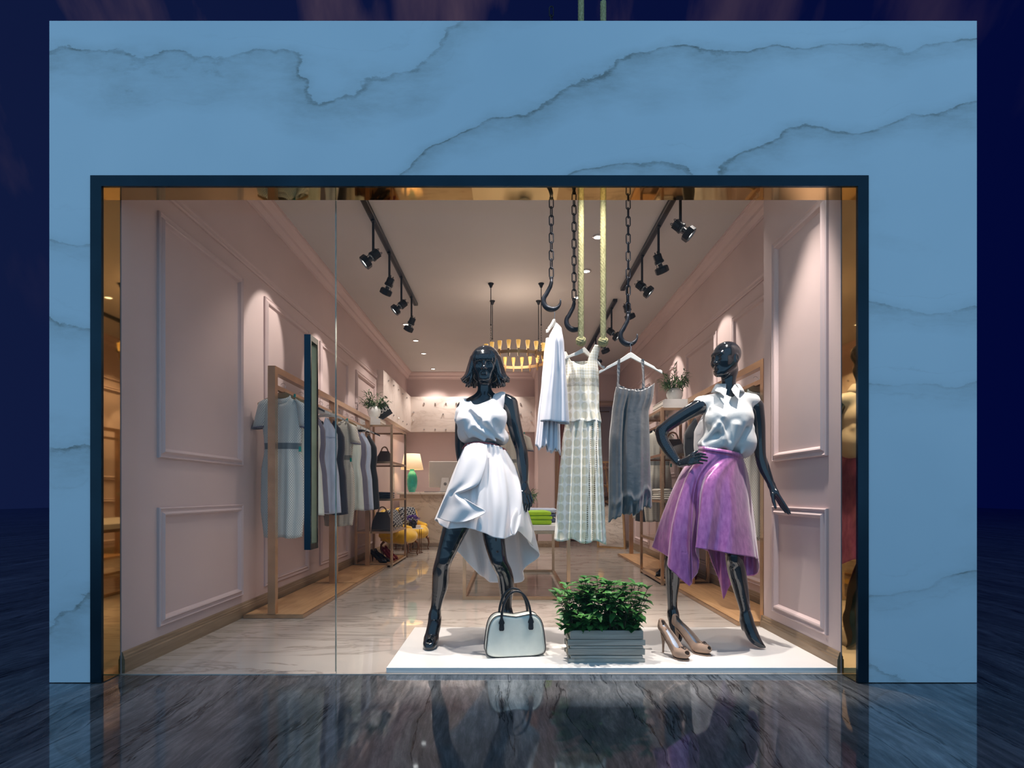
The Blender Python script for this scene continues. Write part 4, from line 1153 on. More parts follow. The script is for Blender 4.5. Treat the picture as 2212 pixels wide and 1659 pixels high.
MB().loft([[(-.095, -.085, .0), (.095, -.085, .0), (.095, -.08, .0), (-.095, -.08, .0)], [(-.095, -.11, .006), (.095, -.11, .006), (.095, .1, .006), (-.095, .1, .006)]]).build('foot', m_alu, t)
MB().loft([[(-.082, -.10, .006), (.082, -.10, .006), (.082, -.09, .006), (-.082, -.09, .006)], [(-.072, -.05, .12), (.072, -.05, .12), (.072, -.04, .12), (-.072, -.04, .12)], [(-.066, .012, .26), (.066, .012, .26), (.066, .02, .26), (-.066, .02, .26)]]).build('stand', plain('aluminium_stand', C(168, 160, 154), .5, .1, var=.01), t)
MB().lathe([(.001, 0), (.026, 0), (.026, .004), (.001, .004)], 24, Matrix.Translation((.005, -.042, .15)) @ Matrix.Rotation(math.radians(68), 4, 'X')).build('cable_hole', plain('dark_hole', C(88, 82, 78), .6), t)
o = MB().cbox(-.22, .22, -.07, .07, 0, .012, .003).build('keyboard', plain('dark_keyboard', C(60, 58, 58), .5), None); o.location = (-1.27, 9.80, .9655); tag(o, 'flat dark keyboard on the counter edge in front of the computer', 'keyboard')
# small framed picture on the left wall
t = thing('picture_frame', 'small grey framed picture on the far left wall', 'picture', (WL, 9.65, 1.2)); 
MB().box(WL, WL + .02, 9.52, 9.78, .98, 1.44).build('frame', plain('grey_frame', C(150, 144, 140), .5), t); MB().box(WL + .02, WL + .022, 9.55, 9.75, 1.01, 1.41).build('picture', plain('grey_print', C(170, 166, 164), .5, scale=14, var=.1), t)

# ================================================================ armchairs, side table, vase
m_yel = satin('yellow_velvet', C(246, 190, 8), .75, bump=.15, sheen=.6, streak=20); m_bleg = plain('bronze_leg', C(120, 84, 62), .3, .7)
def armchair(label, loc, rz):
    """faces local +x"""
    t = thing('armchair', label, 'armchair', loc, 'yellow armchairs', world=False)
    V = Vol((-.34, -.34, .15), (.34, .34, .50), .008); V.ell((.02, 0, .33), (.28, .27, .12), .02); V.cap((-.1, -.15, .33), (.12, -.15, .33), .115, .11, .04); V.cap((-.1, .15, .33), (.12, .15, .33), .115, .11, .04); V.cap((.12, -.14, .33), (.12, .14, .33), .115, .115, .05)
    V.mesh('seat', m_yel, t)
    rr = []
    for k in range(13):
        f_ = k / 12; zz = .26 + .52 * f_; ex = 1 if f_ < .8 else math.sqrt(max(.02, 1 - ((f_ - .8) / .2) ** 2 * .55)); cx = -.20 - .07 * f_
        dk = (.085 - .03 * f_) * (1 if f_ < .85 else math.sqrt(max(.03, 1 - ((f_ - .85) / .15) ** 2)))
        rr.append([(cx + .03 * math.cos(2 * PI * q / 32) * 0 + dk * math.copysign(abs(math.cos(2 * PI * q / 32)) ** .6, math.cos(2 * PI * q / 32)) + .10 * (math.sin(2 * PI * q / 32) ** 2) * .6, .27 * ex * math.copysign(abs(math.sin(2 * PI * q / 32)) ** .6, math.sin(2 * PI * q / 32)), zz) for q in range(32)])
    MB().loft(rr).build('backrest', m_yel, t, smooth=True)
    V = Vol((-.34, -.36, .25), (.22, .36, .60), .008)
    for s in (-1, 1): V.cap((-.22, s * .25, .50), (.06, s * .27, .44), .05, .045, .02); V.cap((-.2, s * .24, .36), (.05, s * .25, .36), .06, .05, .06)
    V.mesh('armrest', m_yel, t)
    for sx in (-1, 1):
        for sy in (-1, 1):
            MB().tube([(sx * .19, sy * .19, .25), (sx * .235, sy * .20, .20), (sx * .245, sy * .205, .12), (sx * .22, sy * .20, .04), (sx * .235, sy * .205, 0.0)], [.024, .020, .013, .009, .012], 10).build('leg', m_bleg, t, smooth=True)
    t.rotation_euler = (0, 0, rz); return t
a1 = armchair('yellow armchair nearer the window, seen side on beside the shelf', (-1.66, 8.42, 0), -.25)
dup(a1, (-1.64, 9.36, 0), math.radians(-42), 'yellow armchair farther back, turned towards the window', scale=.9)
a1.scale = (.9, .9, .9)
tt = NT('black_white_check'); o_ = tt.obj(); bk = tt.n('ShaderNodeTexBrick'); tt.l(tt.map(o_, rot=(.9, .5, .7), scale=(1, 1, 1)), bk.inputs[0]); bk.inputs['Scale'].default_value = 22; bk.inputs['Mortar Size'].default_value = .045; bk.inputs['Brick Width'].default_value = .8; bk.inputs['Row Height'].default_value = .8
bk.inputs['Color1'].default_value = (.02, .02, .03, 1); bk.inputs['Color2'].default_value = (.05, .055, .07, 1); bk.inputs['Mortar'].default_value = (.75, .75, .72, 1); tt.bsdf(bk.outputs[0], .8)
def cushion(label, loc, rot):
    rg = []
    for k in range(9):
        a = -PI / 2 + PI * k / 8; zz = .055 * math.sin(a); s_ = .10 + .06 * math.cos(a) ** .5 if abs(math.cos(a)) > 1e-3 else .10
        r = []
        for q in range(32):
            b = 2 * PI * q / 32; e = .35; X = s_ * math.copysign(abs(math.cos(b)) ** e, math.cos(b)); Y = s_ * math.copysign(abs(math.sin(b)) ** e, math.sin(b)); r.append((X, Y, zz))
        rg.append(r)
    o = MB().loft(rg).build('cushion', tt.m, smooth=True); o.location = loc; o.rotation_euler = rot; return tag(o, label, 'cushion', 'check cushions')
cushion('black and white check cushion on the nearer yellow armchair', (-1.75, 8.43, .55), (0, math.radians(66), -.25))
cushion('black and white check cushion on the farther yellow armchair', (-1.72, 9.43, .56), (0, math.radians(68), math.radians(-48)))
t = thing('side_table', 'small round side table with thin brass legs', 'table', (-1.50, 8.85, 0), world=False)
MB().lathe([(.001, .382), (.128, .382), (.132, .387), (.128, .392), (.001, .392)], 36).build('table_top', m_white, t, smooth=True, auto=40)
for k in range(4):
    a = PI / 4 + k * PI / 2; x, y = .12 * math.cos(a), .12 * math.sin(a); MB().tube([(x, y, 0), (x, y, .382)], .005, 8).build('leg', m_bleg, t)
MB().lathe([(.115, 0), (.125, 0), (.125, .008), (.115, .008), (.115, 0)], 36, caps=False).build('foot_ring', m_bleg, t)
t = thing('flower_vase', 'round black vase of purple flowers on the side table', 'vase', (-1.54, 8.87, .392), world=False)
MB().lathe([(.001, 0), (.045, 0), (.066, .02), (.070, .06), (.060, .10), (.048, .115), (.044, .11), (.001, .09)], 24).build('vase', plain('black_ceramic', (.012, .012, .016, 1), .2), t, smooth=True)
m = MB(); rnd = random.Random(3)
fl = MB()
for k in range(130):
    a = rnd.random() * 6.3; b = rnd.random() ** .7 * 1.25; d = Vector((math.sin(b) * math.cos(a), math.sin(b) * math.sin(a), math.cos(b) * .75)); p = Vector((0, 0, .10)) + d * rnd.uniform(.09, .135)
    for q in range(4): leaf(fl, p, d + Vector((rnd.uniform(-1, 1), rnd.uniform(-1, 1), rnd.uniform(-.6, 1))) * .9, Vector((0, 0, 1)), .022, .007, .2)
    if k % 6 == 0: m.tube([(0, 0, .09), p], .002, 4)
m.build('stems', m_stem, t); fl.build('flowers', plain('purple_petals', C(112, 70, 168), .6, var=.15), t)
o = MB().cbox(-.035, .035, -.03, .03, 0, .05, .004).lathe([(.03, 0), (.03, .001)], 8).build('tea_box', m_white, None); o.location = (-1.44, 8.80, .393); tag(o, 'small white box on the side table beside the vase', 'box')

# ================================================================ dress on a stand behind the left mannequin
t = thing('clothes_stand', 'thin brass stand holding the dotted dress behind the left mannequin', 'clothes stand', (.10, 8.0, 0), world=False)
MB().lathe([(.001, 0), (.14, 0), (.14, .008), (.012, .014), (.001, .014)], 28).build('base', m_brass, t, smooth=True, auto=40)
MB().tube([(0, 0, .012), (0, 0, 1.84)], .009, 10).build('pole', m_brass, t)
MB().tube([(-.0, 0, 1.84), (-.0, -.10, 1.84)], .007, 8).build('arm', m_brass, t)
dup(protoG[('tee', 'dotg')][0], (.10, 7.93, 1.855), 0, 'cream dotted short sleeve dress behind the left mannequin arm', 'dress on the stand', scale=(1.05, 1, 1))
dup(protoH['o'], (.10, 7.93, 1.825), 0, 'wooden hanger on the thin brass stand', 'hanger on the stand')
# floor mirrors and curtain of the fitting area
t = thing('floor_mirror', 'tall floor mirror in a pale brass frame leaning at the far right', 'mirror', (1.90, 9.35, 0), world=False)
M = Matrix.Rotation(math.radians(-38), 4, 'Z') @ Matrix.Rotation(math.radians(6), 4, 'X')
MB().box(-.27, -.24, -.02, .02, 0, 1.5, M).box(.24, .27, -.02, .02, 0, 1.5, M).box(-.24, .24, -.02, .02, 0, .03, M).box(-.24, .24, -.02, .02, 1.47, 1.5, M).build('frame', m_brassd, t)
MB().box(-.24, .24, -.004, .012, .03, 1.47, M).build('mirror_glass', plain('mirror_silver', (.82, .80, .78, 1), .01, 1, var=0), t)
t.location = (1.76, 9.55, .0)
m = MB(); rows = []
for i in range(13):
    z = 2.55 - (2.55 - .012) * i / 12
    rows.append([(.90 + .72 * k / 90, 11.0 + .035 * math.sin(k * .62) + .012 * math.sin(k * .23), z) for k in range(91)])
m.grid(rows); cu_ = m.build('curtain', plain('dusty_pink_curtain', C(178, 128, 122), .9, var=.03), smooth=True, solid=.004); tag(cu_, 'dusty pink pleated curtain behind the lace dress, far back', 'curtain')
MB_ = MB().tube([(.885, 11.0, 2.56), (1.98, 11.0, 2.56)], .012, 10); o = MB_.build('curtain_rod', m_brass, smooth=True); tag(o, 'brass rod carrying the dusty pink curtain', 'curtain rod')
# ================================================================ display platform
o = MB().cbox(P(833, 1445, FY1).x, GX1 - .002, FY1 + .014, 3.81, .0005, PZ, .002).build('display_platform', plain('white_platform_paint', C(238, 234, 230), .28, var=.01, scale=2))
tag(o, 'low white display platform under the mannequins', 'platform')
m_man = NT('glossy_black_mannequin'); m_man.bsdf(m_man.ramp(m_man.noise(m_man.obj(), 6, 2), [(.3, (.006, .008, .012, 1)), (.7, (.010, .013, .018, 1))]), .10, 0, Coat_Weight=.6, Coat_Roughness=.03); m_man = m_man.m


def head_sdf(V, c, yaw, pitch, S, ears=True):
    """yaw 0 faces the camera (-Y); positive yaw turns to the viewer's left"""
    Rm = (Matrix.Rotation(-yaw, 3, 'Z') @ Matrix.Rotation(-pitch, 3, 'X')); c = Vector(c); Rn = np.array(Rm)
    def q(x, y, z): return c + Rm @ Vector((x * S, -y * S, z * S))
    E = lambda p, r, k=.01, neg=False: V.ell(q(*p), [r[0] * S, r[1] * S, r[2] * S], k * S, Rn, neg)
    K = lambda a, b, ra, rb=None, k=.01, neg=False: V.cap(q(*a), q(*b), ra * S, (rb or ra) * S, k * S, neg)
    E((0, -.018, .035), (.074, .092, .078), .02)
    E((0, .022, -.012), (.066, .068, .090), .03)
    E((0, .048, -.078), (.034, .034, .030), .03)
    for s in (-1, 1):
        K((s * .054, -.005, -.045), (s * .020, .058, -.088), .020, .018, .03)
        E((s * .038, .058, -.020), (.026, .022, .028), .025)
    K((-.032, .080, .026), (.032, .080, .026), .009, .009, .022)
    for s in (-1, 1):
        E((s * .031, .094, .006), (.020, .018, .013), .010, True)
        E((s * .031, .0705, .003), (.0170, .0175, .0125), .003)
        K((s * .015, .087, .000), (s * .046, .076, .004), .0026, .0022, .002); K((s * .014, .089, .024), (s * .046, .078, .024), .004, .003, .006)
    K((0, .086, .010), (0, .103, -.024), .006, .0085, .010)
    E((0, .104, -.028), (.0095, .011, .008), .006)
    for s in (-1, 1): E((s * .0125, .094, -.030), (.007, .009, .006), .006)
    K((-.019, .082, -.0545), (.019, .082, -.0545), .0035, .0035, .006); K((-.009, .089, -.0530), (.009, .089, -.0530), .0060, .0060, .006)
    K((-.011, .088, -.065), (.011, .088, -.065), .0065, .0065, .006)
    K((-.022, .095, -.0592), (.022, .095, -.0592), .0018, .0018, .002, True)
    E((0, .078, -.094), (.018, .015, .014), .012)
    if ears:
        for s in (-1, 1):
            E((s * .074, -.012, -.008), (.009, .018, .030), .006); E((s * .083, -.008, -.004), (.006, .010, .018), .004, True)
    return q, Rm


def hand(V, wrist, knk, tips, thumb, r=.0088, palm=.024):
    """knk: four knuckle points; tips: four (mid, tip) pairs; thumb: (base, mid, tip)"""
    w = Vector(wrist); c = sum(knk, Vector()) / 4
    for k in knk:
        V.cap(w + (k - w) * .12, w + (k - w) * .85, .0165, .0118, .012)
        V.cap(w + (k - w) * .8, k, .0125, .0100, .006)
    for k, (m_, t_) in zip(knk, tips):
        V.cap(k, m_, r * 1.06, r * .98, .0025); V.cap(m_, t_, r * .98, r * .70, .0025)
    b, m_, t_ = thumb
    V.cap(w + (b - w) * .3, b, .0150, .0125, .012); V.cap(b, m_, .0120, .0100, .006); V.cap(m_, t_, .0100, .0075, .003)


# ================================================================ left mannequin (short hair, white dress)
Y1 = 3.36
man1 = thing('mannequin', 'glossy black mannequin with bobbed hair wearing a white dress, on the left', 'mannequin', (P(1040, 1393, Y1).x, Y1, PZ))
V = Vol((-.62, 3.00, .025), (.22, 3.78, 1.86), .0036)
hq, hR = head_sdf(V, P(1048, 789, 3.33), .05, -.10, .92)
V.chain([P(1048, 822, 3.37), P(1047, 842, 3.365), P(1047, 866, 3.37)], [.046, .043, .052], .03)
V.cap(P(1018, 874, 3.37), P(1090, 864, 3.37), .040, .040, .04)
V.ell(P(1044, 912, 3.37), (.128, .092, .165), .05)
V.ell(P(1043, 962, 3.37), (.105, .08, .10), .05); V.ell(P(1043, 1020, 3.38), (.150, .115, .13), .06)
for px, s in ((1015, 1), (1068, 1)): V.ell(P(px, 912, 3.29), .055, .03)
# collar bones
V.cap(P(1044, 869, 3.305), P(1020, 866, 3.33), .006, .004, .015); V.cap(P(1050, 868, 3.305), P(1082, 860, 3.33), .006, .004, .015)
V.chain([P(1101, 873, 3.37), P(1108, 905, 3.37), P(1116, 938, 3.38), P(1126, 972, 3.385), P(1129, 1000, 3.37), P(1132, 1032, 3.34), P(1132, 1045, 3.325)], [.050, .045, .041, .036, .036, .024, .0205], .02)
k1 = [P(1127.5, 1070, 3.275), P(1133.5, 1072, 3.285), P(1139.5, 1071, 3.30), P(1144.5, 1068, 3.32)]
t1 = [(P(1133, 1086, 3.255), P(1132.5, 1102, 3.265)), (P(1139.5, 1088, 3.265), P(1136.5, 1105, 3.28)), (P(1145.5, 1086, 3.285), P(1142, 1102, 3.295)), (P(1149, 1080, 3.31), P(1147, 1094, 3.315))]
hand(V, P(1132, 1045, 3.325), k1, t1, (P(1120, 1061, 3.295), P(1119, 1072, 3.275), P(1123.5, 1084, 3.262)))
V.chain([P(1003, 882, 3.39), P(998, 920, 3.44), P(995, 965, 3.50), P(1000, 1000, 3.52), P(1008, 1035, 3.52)], [.048, .043, .035, .033, .021], .02)
wr_ = P(1008, 1035, 3.52); kk = [wr_ + Vector((.0 + .018 * i, .01 * i, -.085)) for i in range(4)]
hand(V, wr_, kk, [(k + Vector((.004, -.01, -.042)), k + Vector((.01, -.02, -.075 + .008 * abs(i - 1)))) for i, k in enumerate(kk)], (wr_ + Vector((-.02, -.02, -.05)), wr_ + Vector((-.022, -.03, -.085)), wr_ + Vector((-.012, -.035, -.112))))
# legs
V.chain([P(1020, 1045, 3.38), P(1000, 1100, 3.36), P(984, 1140, 3.345), P(960, 1205, 3.33), P(953, 1232, 3.35), P(951, 1262, 3.385), P(944, 1300, 3.40), P(939, 1328, 3.405)], [.092, .086, .076, .051, .050, .050, .034, .031], .03)
V.cap(P(961, 1205, 3.30), P(960, 1212, 3.30), .030, .028, .03)
V.chain([P(1066, 1045, 3.38), P(1067, 1110, 3.36), P(1067, 1160, 3.34), P(1078, 1212, 3.315), P(1089, 1236, 3.34), P(1094, 1264, 3.37), P(1094, 1300, 3.385), P(1096, 1328, 3.385)], [.092, .082, .066, .051, .048, .047, .034, .030], .03)
V.cap(P(1074, 1204, 3.29), P(1075, 1212, 3.285), .030, .028, .03)
for a_, dx in ((P(939, 1330, 3.405), -1), (P(1096, 1330, 3.385), 1)):
    bx = a_.x + dx * .012; V.chain([a_, Vector((a_.x, a_.y - .03, .15)), Vector((bx, 3.335, .075)), Vector((bx, 3.29, .062))], [.031, .034, .033, .027], .03)
    V.cap(a_ + Vector((0, .02, -.01)), Vector((a_.x, a_.y + .012, .135)), .028, .026, .02)
body1 = V.mesh('body', m_man, man1, relax=2)
del V
# open toed ankle boots
for a_, dx, lb in ((P(939, 1330, 3.405), -1, 'glossy black open toed ankle boot with heel, viewer left'), (P(1096, 1330, 3.385), 1, 'glossy black open toed ankle boot with heel, viewer right')):
    bx = a_.x + dx * .012
    V = Vol((a_.x - .09, 3.2, .026), (a_.x + .09, 3.50, .30), .004)
    V.chain([Vector((a_.x, a_.y, .205)), Vector((a_.x, a_.y - .005, .17)), Vector((a_.x, a_.y - .03, .145)), Vector((bx, 3.335, .078)), Vector((bx, 3.285, .064))], [.0365, .040, .041, .040, .034], .03)
    for s in (-1, 1): V.cap(Vector((bx + s * .012, 3.34, .070)), Vector((bx + s * .010, 3.272, .058)), .030, .027, .02)
    V.cap(a_ + Vector((0, .02, -.02)), Vector((a_.x, a_.y + .016, .135)), .036, .033, .02)
    V.cap(Vector((bx, 3.235, .074)), Vector((bx, 3.27, .078)), .017, .015, .006, neg=True)
    V.cap(Vector((bx - .014, 3.232, .072)), Vector((bx + .014, 3.232, .072)), .013, .013, .006, neg=True)
    for q_ in range(4): V.cap(Vector((bx - .021 + .014 * q_, 3.285, .066)), Vector((bx - .018 + .012 * q_, 3.262, .060)), .0085, .0075, .002)
    V.chain([Vector((bx, 3.36, .047)), Vector((bx, 3.26, .047))], [.034, .030], .01)
    V.chain([Vector((a_.x, a_.y + .03, .115)), Vector((a_.x, a_.y + .038, .07)), Vector((a_.x, a_.y + .036, .036))], [.024, .013, .009], .012)
    sl, (x, y, z) = V.sub(V.lo, V.lo + V.h * V.n); V.comb(sl, (z - .0310) + 0 * x + 0 * y, .001, True)
    bo = V.mesh('ankle_boot', m_man, man1); bo['label'] = lb
# hair: a smooth cap with a fringe, flared at the jaw into ragged curled ends
V = Vol((-.40, 3.12, 1.50), (.10, 3.55, 1.88), .0034); S = .92
def hp(x, y, z): return hq(x, y, z)
V.ell(hp(0, -.022, .030), (.098 * S, .118 * S, .100 * S), .01, np.array(hR))
V.ell(hp(0, -.035, -.02), (.104 * S, .100 * S, .100 * S), .03, np.array(hR))
V.ell(hp(0, .100, -.060), (.082 * S, .085 * S, .098 * S), .006, np.array(hR), neg=True)
V.cap(hp(0, .02, -.12), hp(0, -.01, -.30), .085 * S, .10 * S, .01, neg=True)
rnd = random.Random(11)
for k in range(58):
    a = math.radians(52 + (360 - 104) * k / 57); sx, sy = math.sin(a), math.cos(a); j = rnd.uniform(-.008, .008)
    f_ = 1 + .10 * abs(sx)
    pts = [hp(sx * .088, sy * .098 - .022, .05), hp(sx * .100 * f_, sy * .108 - .024, -.02), hp(sx * .116 * f_, sy * .118 - .026, -.065 + j), hp(sx * .138 * f_, sy * .130 - .028, -.088 + j), hp(sx * (.118 + .03 * rnd.random()) * f_, sy * .122 - .028, -.112 + j * 2 + .018 * abs(sx))]
    V.chain(pts, [.012, .013, .011, .0085, .0045], .005)
    p2 = [hp(sx * .10 * f_, sy * .108 - .024, -.05), hp(sx * .104 * f_, sy * .11 - .024, -.09), hp(sx * (.10 + .02 * rnd.random()) * f_, sy * .112 - .025, -.128 + j)]
    V.chain(p2, [.010, .009, .005], .005)
for k in range(9):
    x = (k - 4) / 4; V.chain([hp(x * .05, .062, .075), hp(x * .062, .086 - .02 * x * x, .048), hp(x * .064, .094 - .026 * x * x, .026 - .006 * x * x)], [.012, .012, .007], .008)
h_ = V.mesh('hair', m_man, man1); h_['label'] = 'glossy black bobbed hair with fringe and flicked ends'
del V
# ---------------------------------------------------------------- white dress
m_dress = NT('white_satin_crepe'); m_dress.bsdf(m_dress.ramp(m_dress.noise(m_dress.obj(), 5, 2), [(.3, C(238, 232, 232)), (.7, C(244, 238, 238))]), .45, 0, Sheen_Weight=.25); m_dress = m_dress.m
V = Vol((-.42, 3.02, 1.12), (.10, 3.62, 1.58), .0038)
V.ell(P(1040, 905, 3.37), (.142, .118, .125), .03)
V.ell(P(1014, 909, 3.29), (.078, .070, .075), .035); V.ell(P(1067, 904, 3.29), (.075, .070, .075), .035)
V.ell(P(1045, 941, 3.365), (.136, .118, .055), .05); V.ell(P(1084, 947, 3.36), (.042, .075, .042), .03); V.ell(P(1010, 936, 3.36), (.055, .09, .055), .04)
V.cap(P(1060, 878, 3.345), P(1085, 863, 3.37), .062, .048, .03); V.cap(P(1025, 886, 3.37), P(1008, 878, 3.385), .062, .050, .03)
V.cap(P(998, 892, 3.39), P(994, 905, 3.40), .040, .036, .03)
# folds pulled across the front
F = 3.25
for a, b, r0, r1 in ((P(1004, 905, 3.225), P(1014, 944, 3.245), .011, .004), (P(1026, 920, 3.222), P(1070, 952, 3.25), .013, .005), (P(1050, 910, 3.225), P(1088, 952, 3.275), .014, .006),
                     (P(1086, 893, 3.28), P(1084, 940, 3.275), .011, .006), (P(1012, 930, 3.238), P(1046, 952, 3.245), .010, .004), (P(1020, 884, 3.24), P(1034, 900, 3.222), .010, .006)):
    V.cap(a, b, r0, r1, .035)
for a, b, r0 in ((P(1012, 891, 3.222), P(1030, 905, 3.212), .007), (P(1036, 918, 3.208), P(1062, 936, 3.222), .006), (P(1070, 915, 3.215), P(1086, 938, 3.25), .006)):
    V.cap(a, b, r0, r0 * .4, .028, neg=True)
V.cap(P(1029, 858, 3.21), P(1060, 844, 3.21), .050, .046, .006, neg=True); V.cap(P(1030, 858, 3.29), P(1058, 846, 3.29), .046, .043, .006, neg=True); V.cap(P(1038, 850, 3.40), P(1056, 844, 3.40), .044, .042, .006, neg=True); V.cap(P(1050, 850, 3.28), P(1069, 838, 3.26), .040, .030, .006, neg=True)
V.chain([P(1104, 866, 3.37), P(1108, 890, 3.37), P(1117, 930, 3.38), P(1128, 975, 3.39)], [.0575, .054, .050, .046], .006, neg=True)
V.mesh('dress_bodice', m_dress, man1)
del V
# belt cord
ctr = P(1046, 962, 3.37)
bp = []
for k in range(48):
    a = 2 * PI * k / 48; x = ctr.x + .130 * math.cos(a); y = ctr.y - .004 + .126 * math.sin(a); xz = [(-.128, 966), (-.10, 958), (-.03, 955.5), (.05, 959), (.10, 965), (.13, 970)]
    pv = [p for p in xz]; d = x - ctr.x
    for (x0, p0), (x1, p1) in zip(pv, pv[1:]):
        if x0 <= d <= x1 + 1e-6: py = lerp(p0, p1, (d - x0) / (x1 - x0)); break
    else: py = 966
    bp.append(Vector((x, y, CH + (VY - py) / FP * 3.26)))
MB().tube(bp, .0052, 8, closed=True).build('belt', plain('dusty_rose_cord', C(150, 70, 76), .5), man1, smooth=True)
# skirt: control rings run from the viewer's left round the front, the right and the back
W_ = [P(1003, 968, 3.37), P(1010, 960, 3.28), P(1026, 957, 3.25), P(1044, 956, 3.245), P(1062, 960, 3.25), P(1080, 965, 3.27), P(1090, 970, 3.36), P(1086, 968, 3.45), P(1070, 966, 3.485), P(1046, 965, 3.495), P(1024, 966, 3.485), P(1008, 968, 3.45)]
R1 = [P(979, 1028, 3.38), P(990, 1030, 3.25), P(1012, 1030, 3.21), P(1038, 1030, 3.19), P(1066, 1030, 3.20), P(1096, 1026, 3.23), P(1119, 1022, 3.36), P(1108, 1028, 3.50), P(1080, 1030, 3.56), P(1046, 1030, 3.58), P(1015, 1030, 3.56), P(990, 1030, 3.50)]
R2 = [P(964, 1078, 3.38), P(976, 1088, 3.22), P(1006, 1090, 3.18), P(1038, 1092, 3.16), P(1070, 1094, 3.15), P(1104, 1090, 3.19), P(1131, 1080, 3.30), P(1134, 1110, 3.48), P(1104, 1130, 3.62), P(1054, 1130, 3.68), P(1010, 1126, 3.66), P(972, 1105, 3.56)]
HM_ = [P(946, 1122, 3.38), P(960, 1142, 3.22), P(1003, 1140, 3.17), P(1038, 1148, 3.14), P(1068, 1161, 3.12), P(1098, 1163, 3.14), P(1124, 1142, 3.24), P(1154, 1200, 3.46), P(1122, 1258, 3.62), P(1060, 1256, 3.74), P(1030, 1236, 3.74), P(970, 1170, 3.60)]
def f1(u, t):
    e = t * t * (3 - 2 * t)
    fr = 1 if u < .55 else 1.8
    return e * fr * (.014 * math.sin(u * 2 * PI * 9 + .6) + .010 * math.sin(u * 2 * PI * 15 + 1.7 + t)) + .004 * math.sin(u * 2 * PI * 26) * (1 - t)
rows = cloth([W_, R1, R2, HM_], 228, 60, f1, tension=.3)
MB().loft(rows, caps=False).build('dress_skirt', m_dress, man1, smooth=True, solid=.003)
# wrap-over ruffle in front
rw = [[(1004, 966), (1020, 958), (1036, 957), (1052, 962)], [(994, 990), (1012, 988), (1032, 988), (1051, 990)], [(985, 1015), (1004, 1016), (1028, 1016), (1045, 1018)], [(978, 1036), (996, 1040), (1016, 1044), (1033, 1046)],
      [(972, 1052), (984, 1056), (1000, 1058), (1012, 1058)], [(968, 1062), (976, 1065), (984, 1067), (991, 1068)], [(963, 1072), (976, 1078), (996, 1082), (1012, 1082)], [(957, 1085), (978, 1094), (1010, 1096), (1034, 1095)],
      [(950, 1102), (975, 1108), (1014, 1110), (1050, 1105)], [(944, 1118), (968, 1126), (1000, 1128), (1038, 1114)]]
def ydep(px, py):
    t = (py - 957) / 185; return 3.235 - .10 * t ** .8 + .12 * max(0, (1012 - px) / 60) ** 2 * (1 if py > 980 else 1.3)
R_ = [[P(px, py, ydep(px, py) - .012 - .012 * math.sin(min(1, i / 5) * PI * .5)) for px, py in r] for i, r in enumerate(rw)]
rows = cloth(R_, 60, 70, lambda u, t: -.010 * math.sin(u * 11 + t * 7) * t - .012 * math.exp(-((t - .56) / .06) ** 2) * u, closed=False)
MB().grid(rows).build('dress_ruffle', m_dress, man1, smooth=True, solid=.0025)
# cloth held up in the hand
rw = [[(1117, 1093, 3.22), (1124, 1086, 3.245), (1130, 1090, 3.26), (1137, 1100, 3.33)], [(1108, 1112, 3.16), (1120, 1106, 3.20), (1130, 1108, 3.24), (1144, 1125, 3.36)], [(1102, 1136, 3.13), (1114, 1136, 3.15), (1127, 1134, 3.20), (1150, 1150, 3.38)],
      [(1104, 1152, 3.125), (1112, 1156, 3.13), (1121, 1148, 3.18), (1152, 1180, 3.42)]]
rows = cloth([[P(*p) for p in r] for r in rw], 24, 24, lambda u, t: .008 * math.sin(u * 14) * t, closed=False)
MB().grid(rows).build('dress_gather', m_dress, man1, smooth=True, solid=.0025)

# ================================================================ right mannequin (bald, white blouse, purple skirt)
man2 = thing('mannequin', 'glossy black bald mannequin with hand on hip in blouse and purple skirt, on the right', 'mannequin', (P(1560, 1393, Y1).x, Y1, PZ))
V = Vol((.84, 2.98, .025), (1.74, 3.72, 1.88), .0036)
head_sdf(V, P(1568, 776, 3.36), math.radians(62), -.05, .95)
V.chain([P(1576, 800, 3.385), P(1574, 822, 3.38), P(1572, 850, 3.38)], [.050, .042, .050], .03)
V.cap(P(1520, 874, 3.38), P(1624, 870, 3.38), .040, .040, .04)
V.ell(P(1572, 910, 3.38), (.125, .09, .16), .05); V.ell(P(1562, 965, 3.38), (.10, .08, .10), .05); V.ell(P(1552, 1022, 3.38), (.15, .115, .13), .06)
V.chain([P(1511, 878, 3.37), P(1480, 895, 3.385), P(1449, 915, 3.40), P(1428, 932, 3.41)], [.047, .041, .037, .032], .02)
V.chain([P(1428, 932, 3.41), P(1431, 950, 3.40), P(1446, 975, 3.37), P(1462, 996, 3.335), P(1468, 1002, 3.32)], [.032, .034, .031, .023, .0205], .02)
k2 = [P(1497, 984, 3.245), P(1497.5, 989.5, 3.235), P(1496, 995.5, 3.235), P(1493, 1001.5, 3.24)]
t2 = [(P(1511, 979.5, 3.215), P(1524, 982, 3.22)), (P(1513, 985.5, 3.205), P(1528, 988.5, 3.21)), (P(1512, 992.5, 3.205), P(1527, 995.5, 3.21)), (P(1507, 999, 3.21), P(1518, 1001, 3.215))]
hand(V, P(1469, 1002, 3.32), k2, t2, (P(1488, 988, 3.285), P(1497, 980, 3.275), P(1506, 974, 3.27)), r=.0085)
V.chain([P(1633, 878, 3.38), P(1638, 915, 3.395), P(1640, 955, 3.405), P(1643, 985, 3.40), P(1650, 1010, 3.385), P(1661, 1035, 3.36), P(1665, 1045, 3.35)], [.045, .040, .037, .033, .033, .024, .0205], .02)
k3 = [P(1680, 1066, 3.29), P(1680.5, 1070, 3.305), P(1679, 1073.5, 3.32), P(1677, 1076, 3.335)]
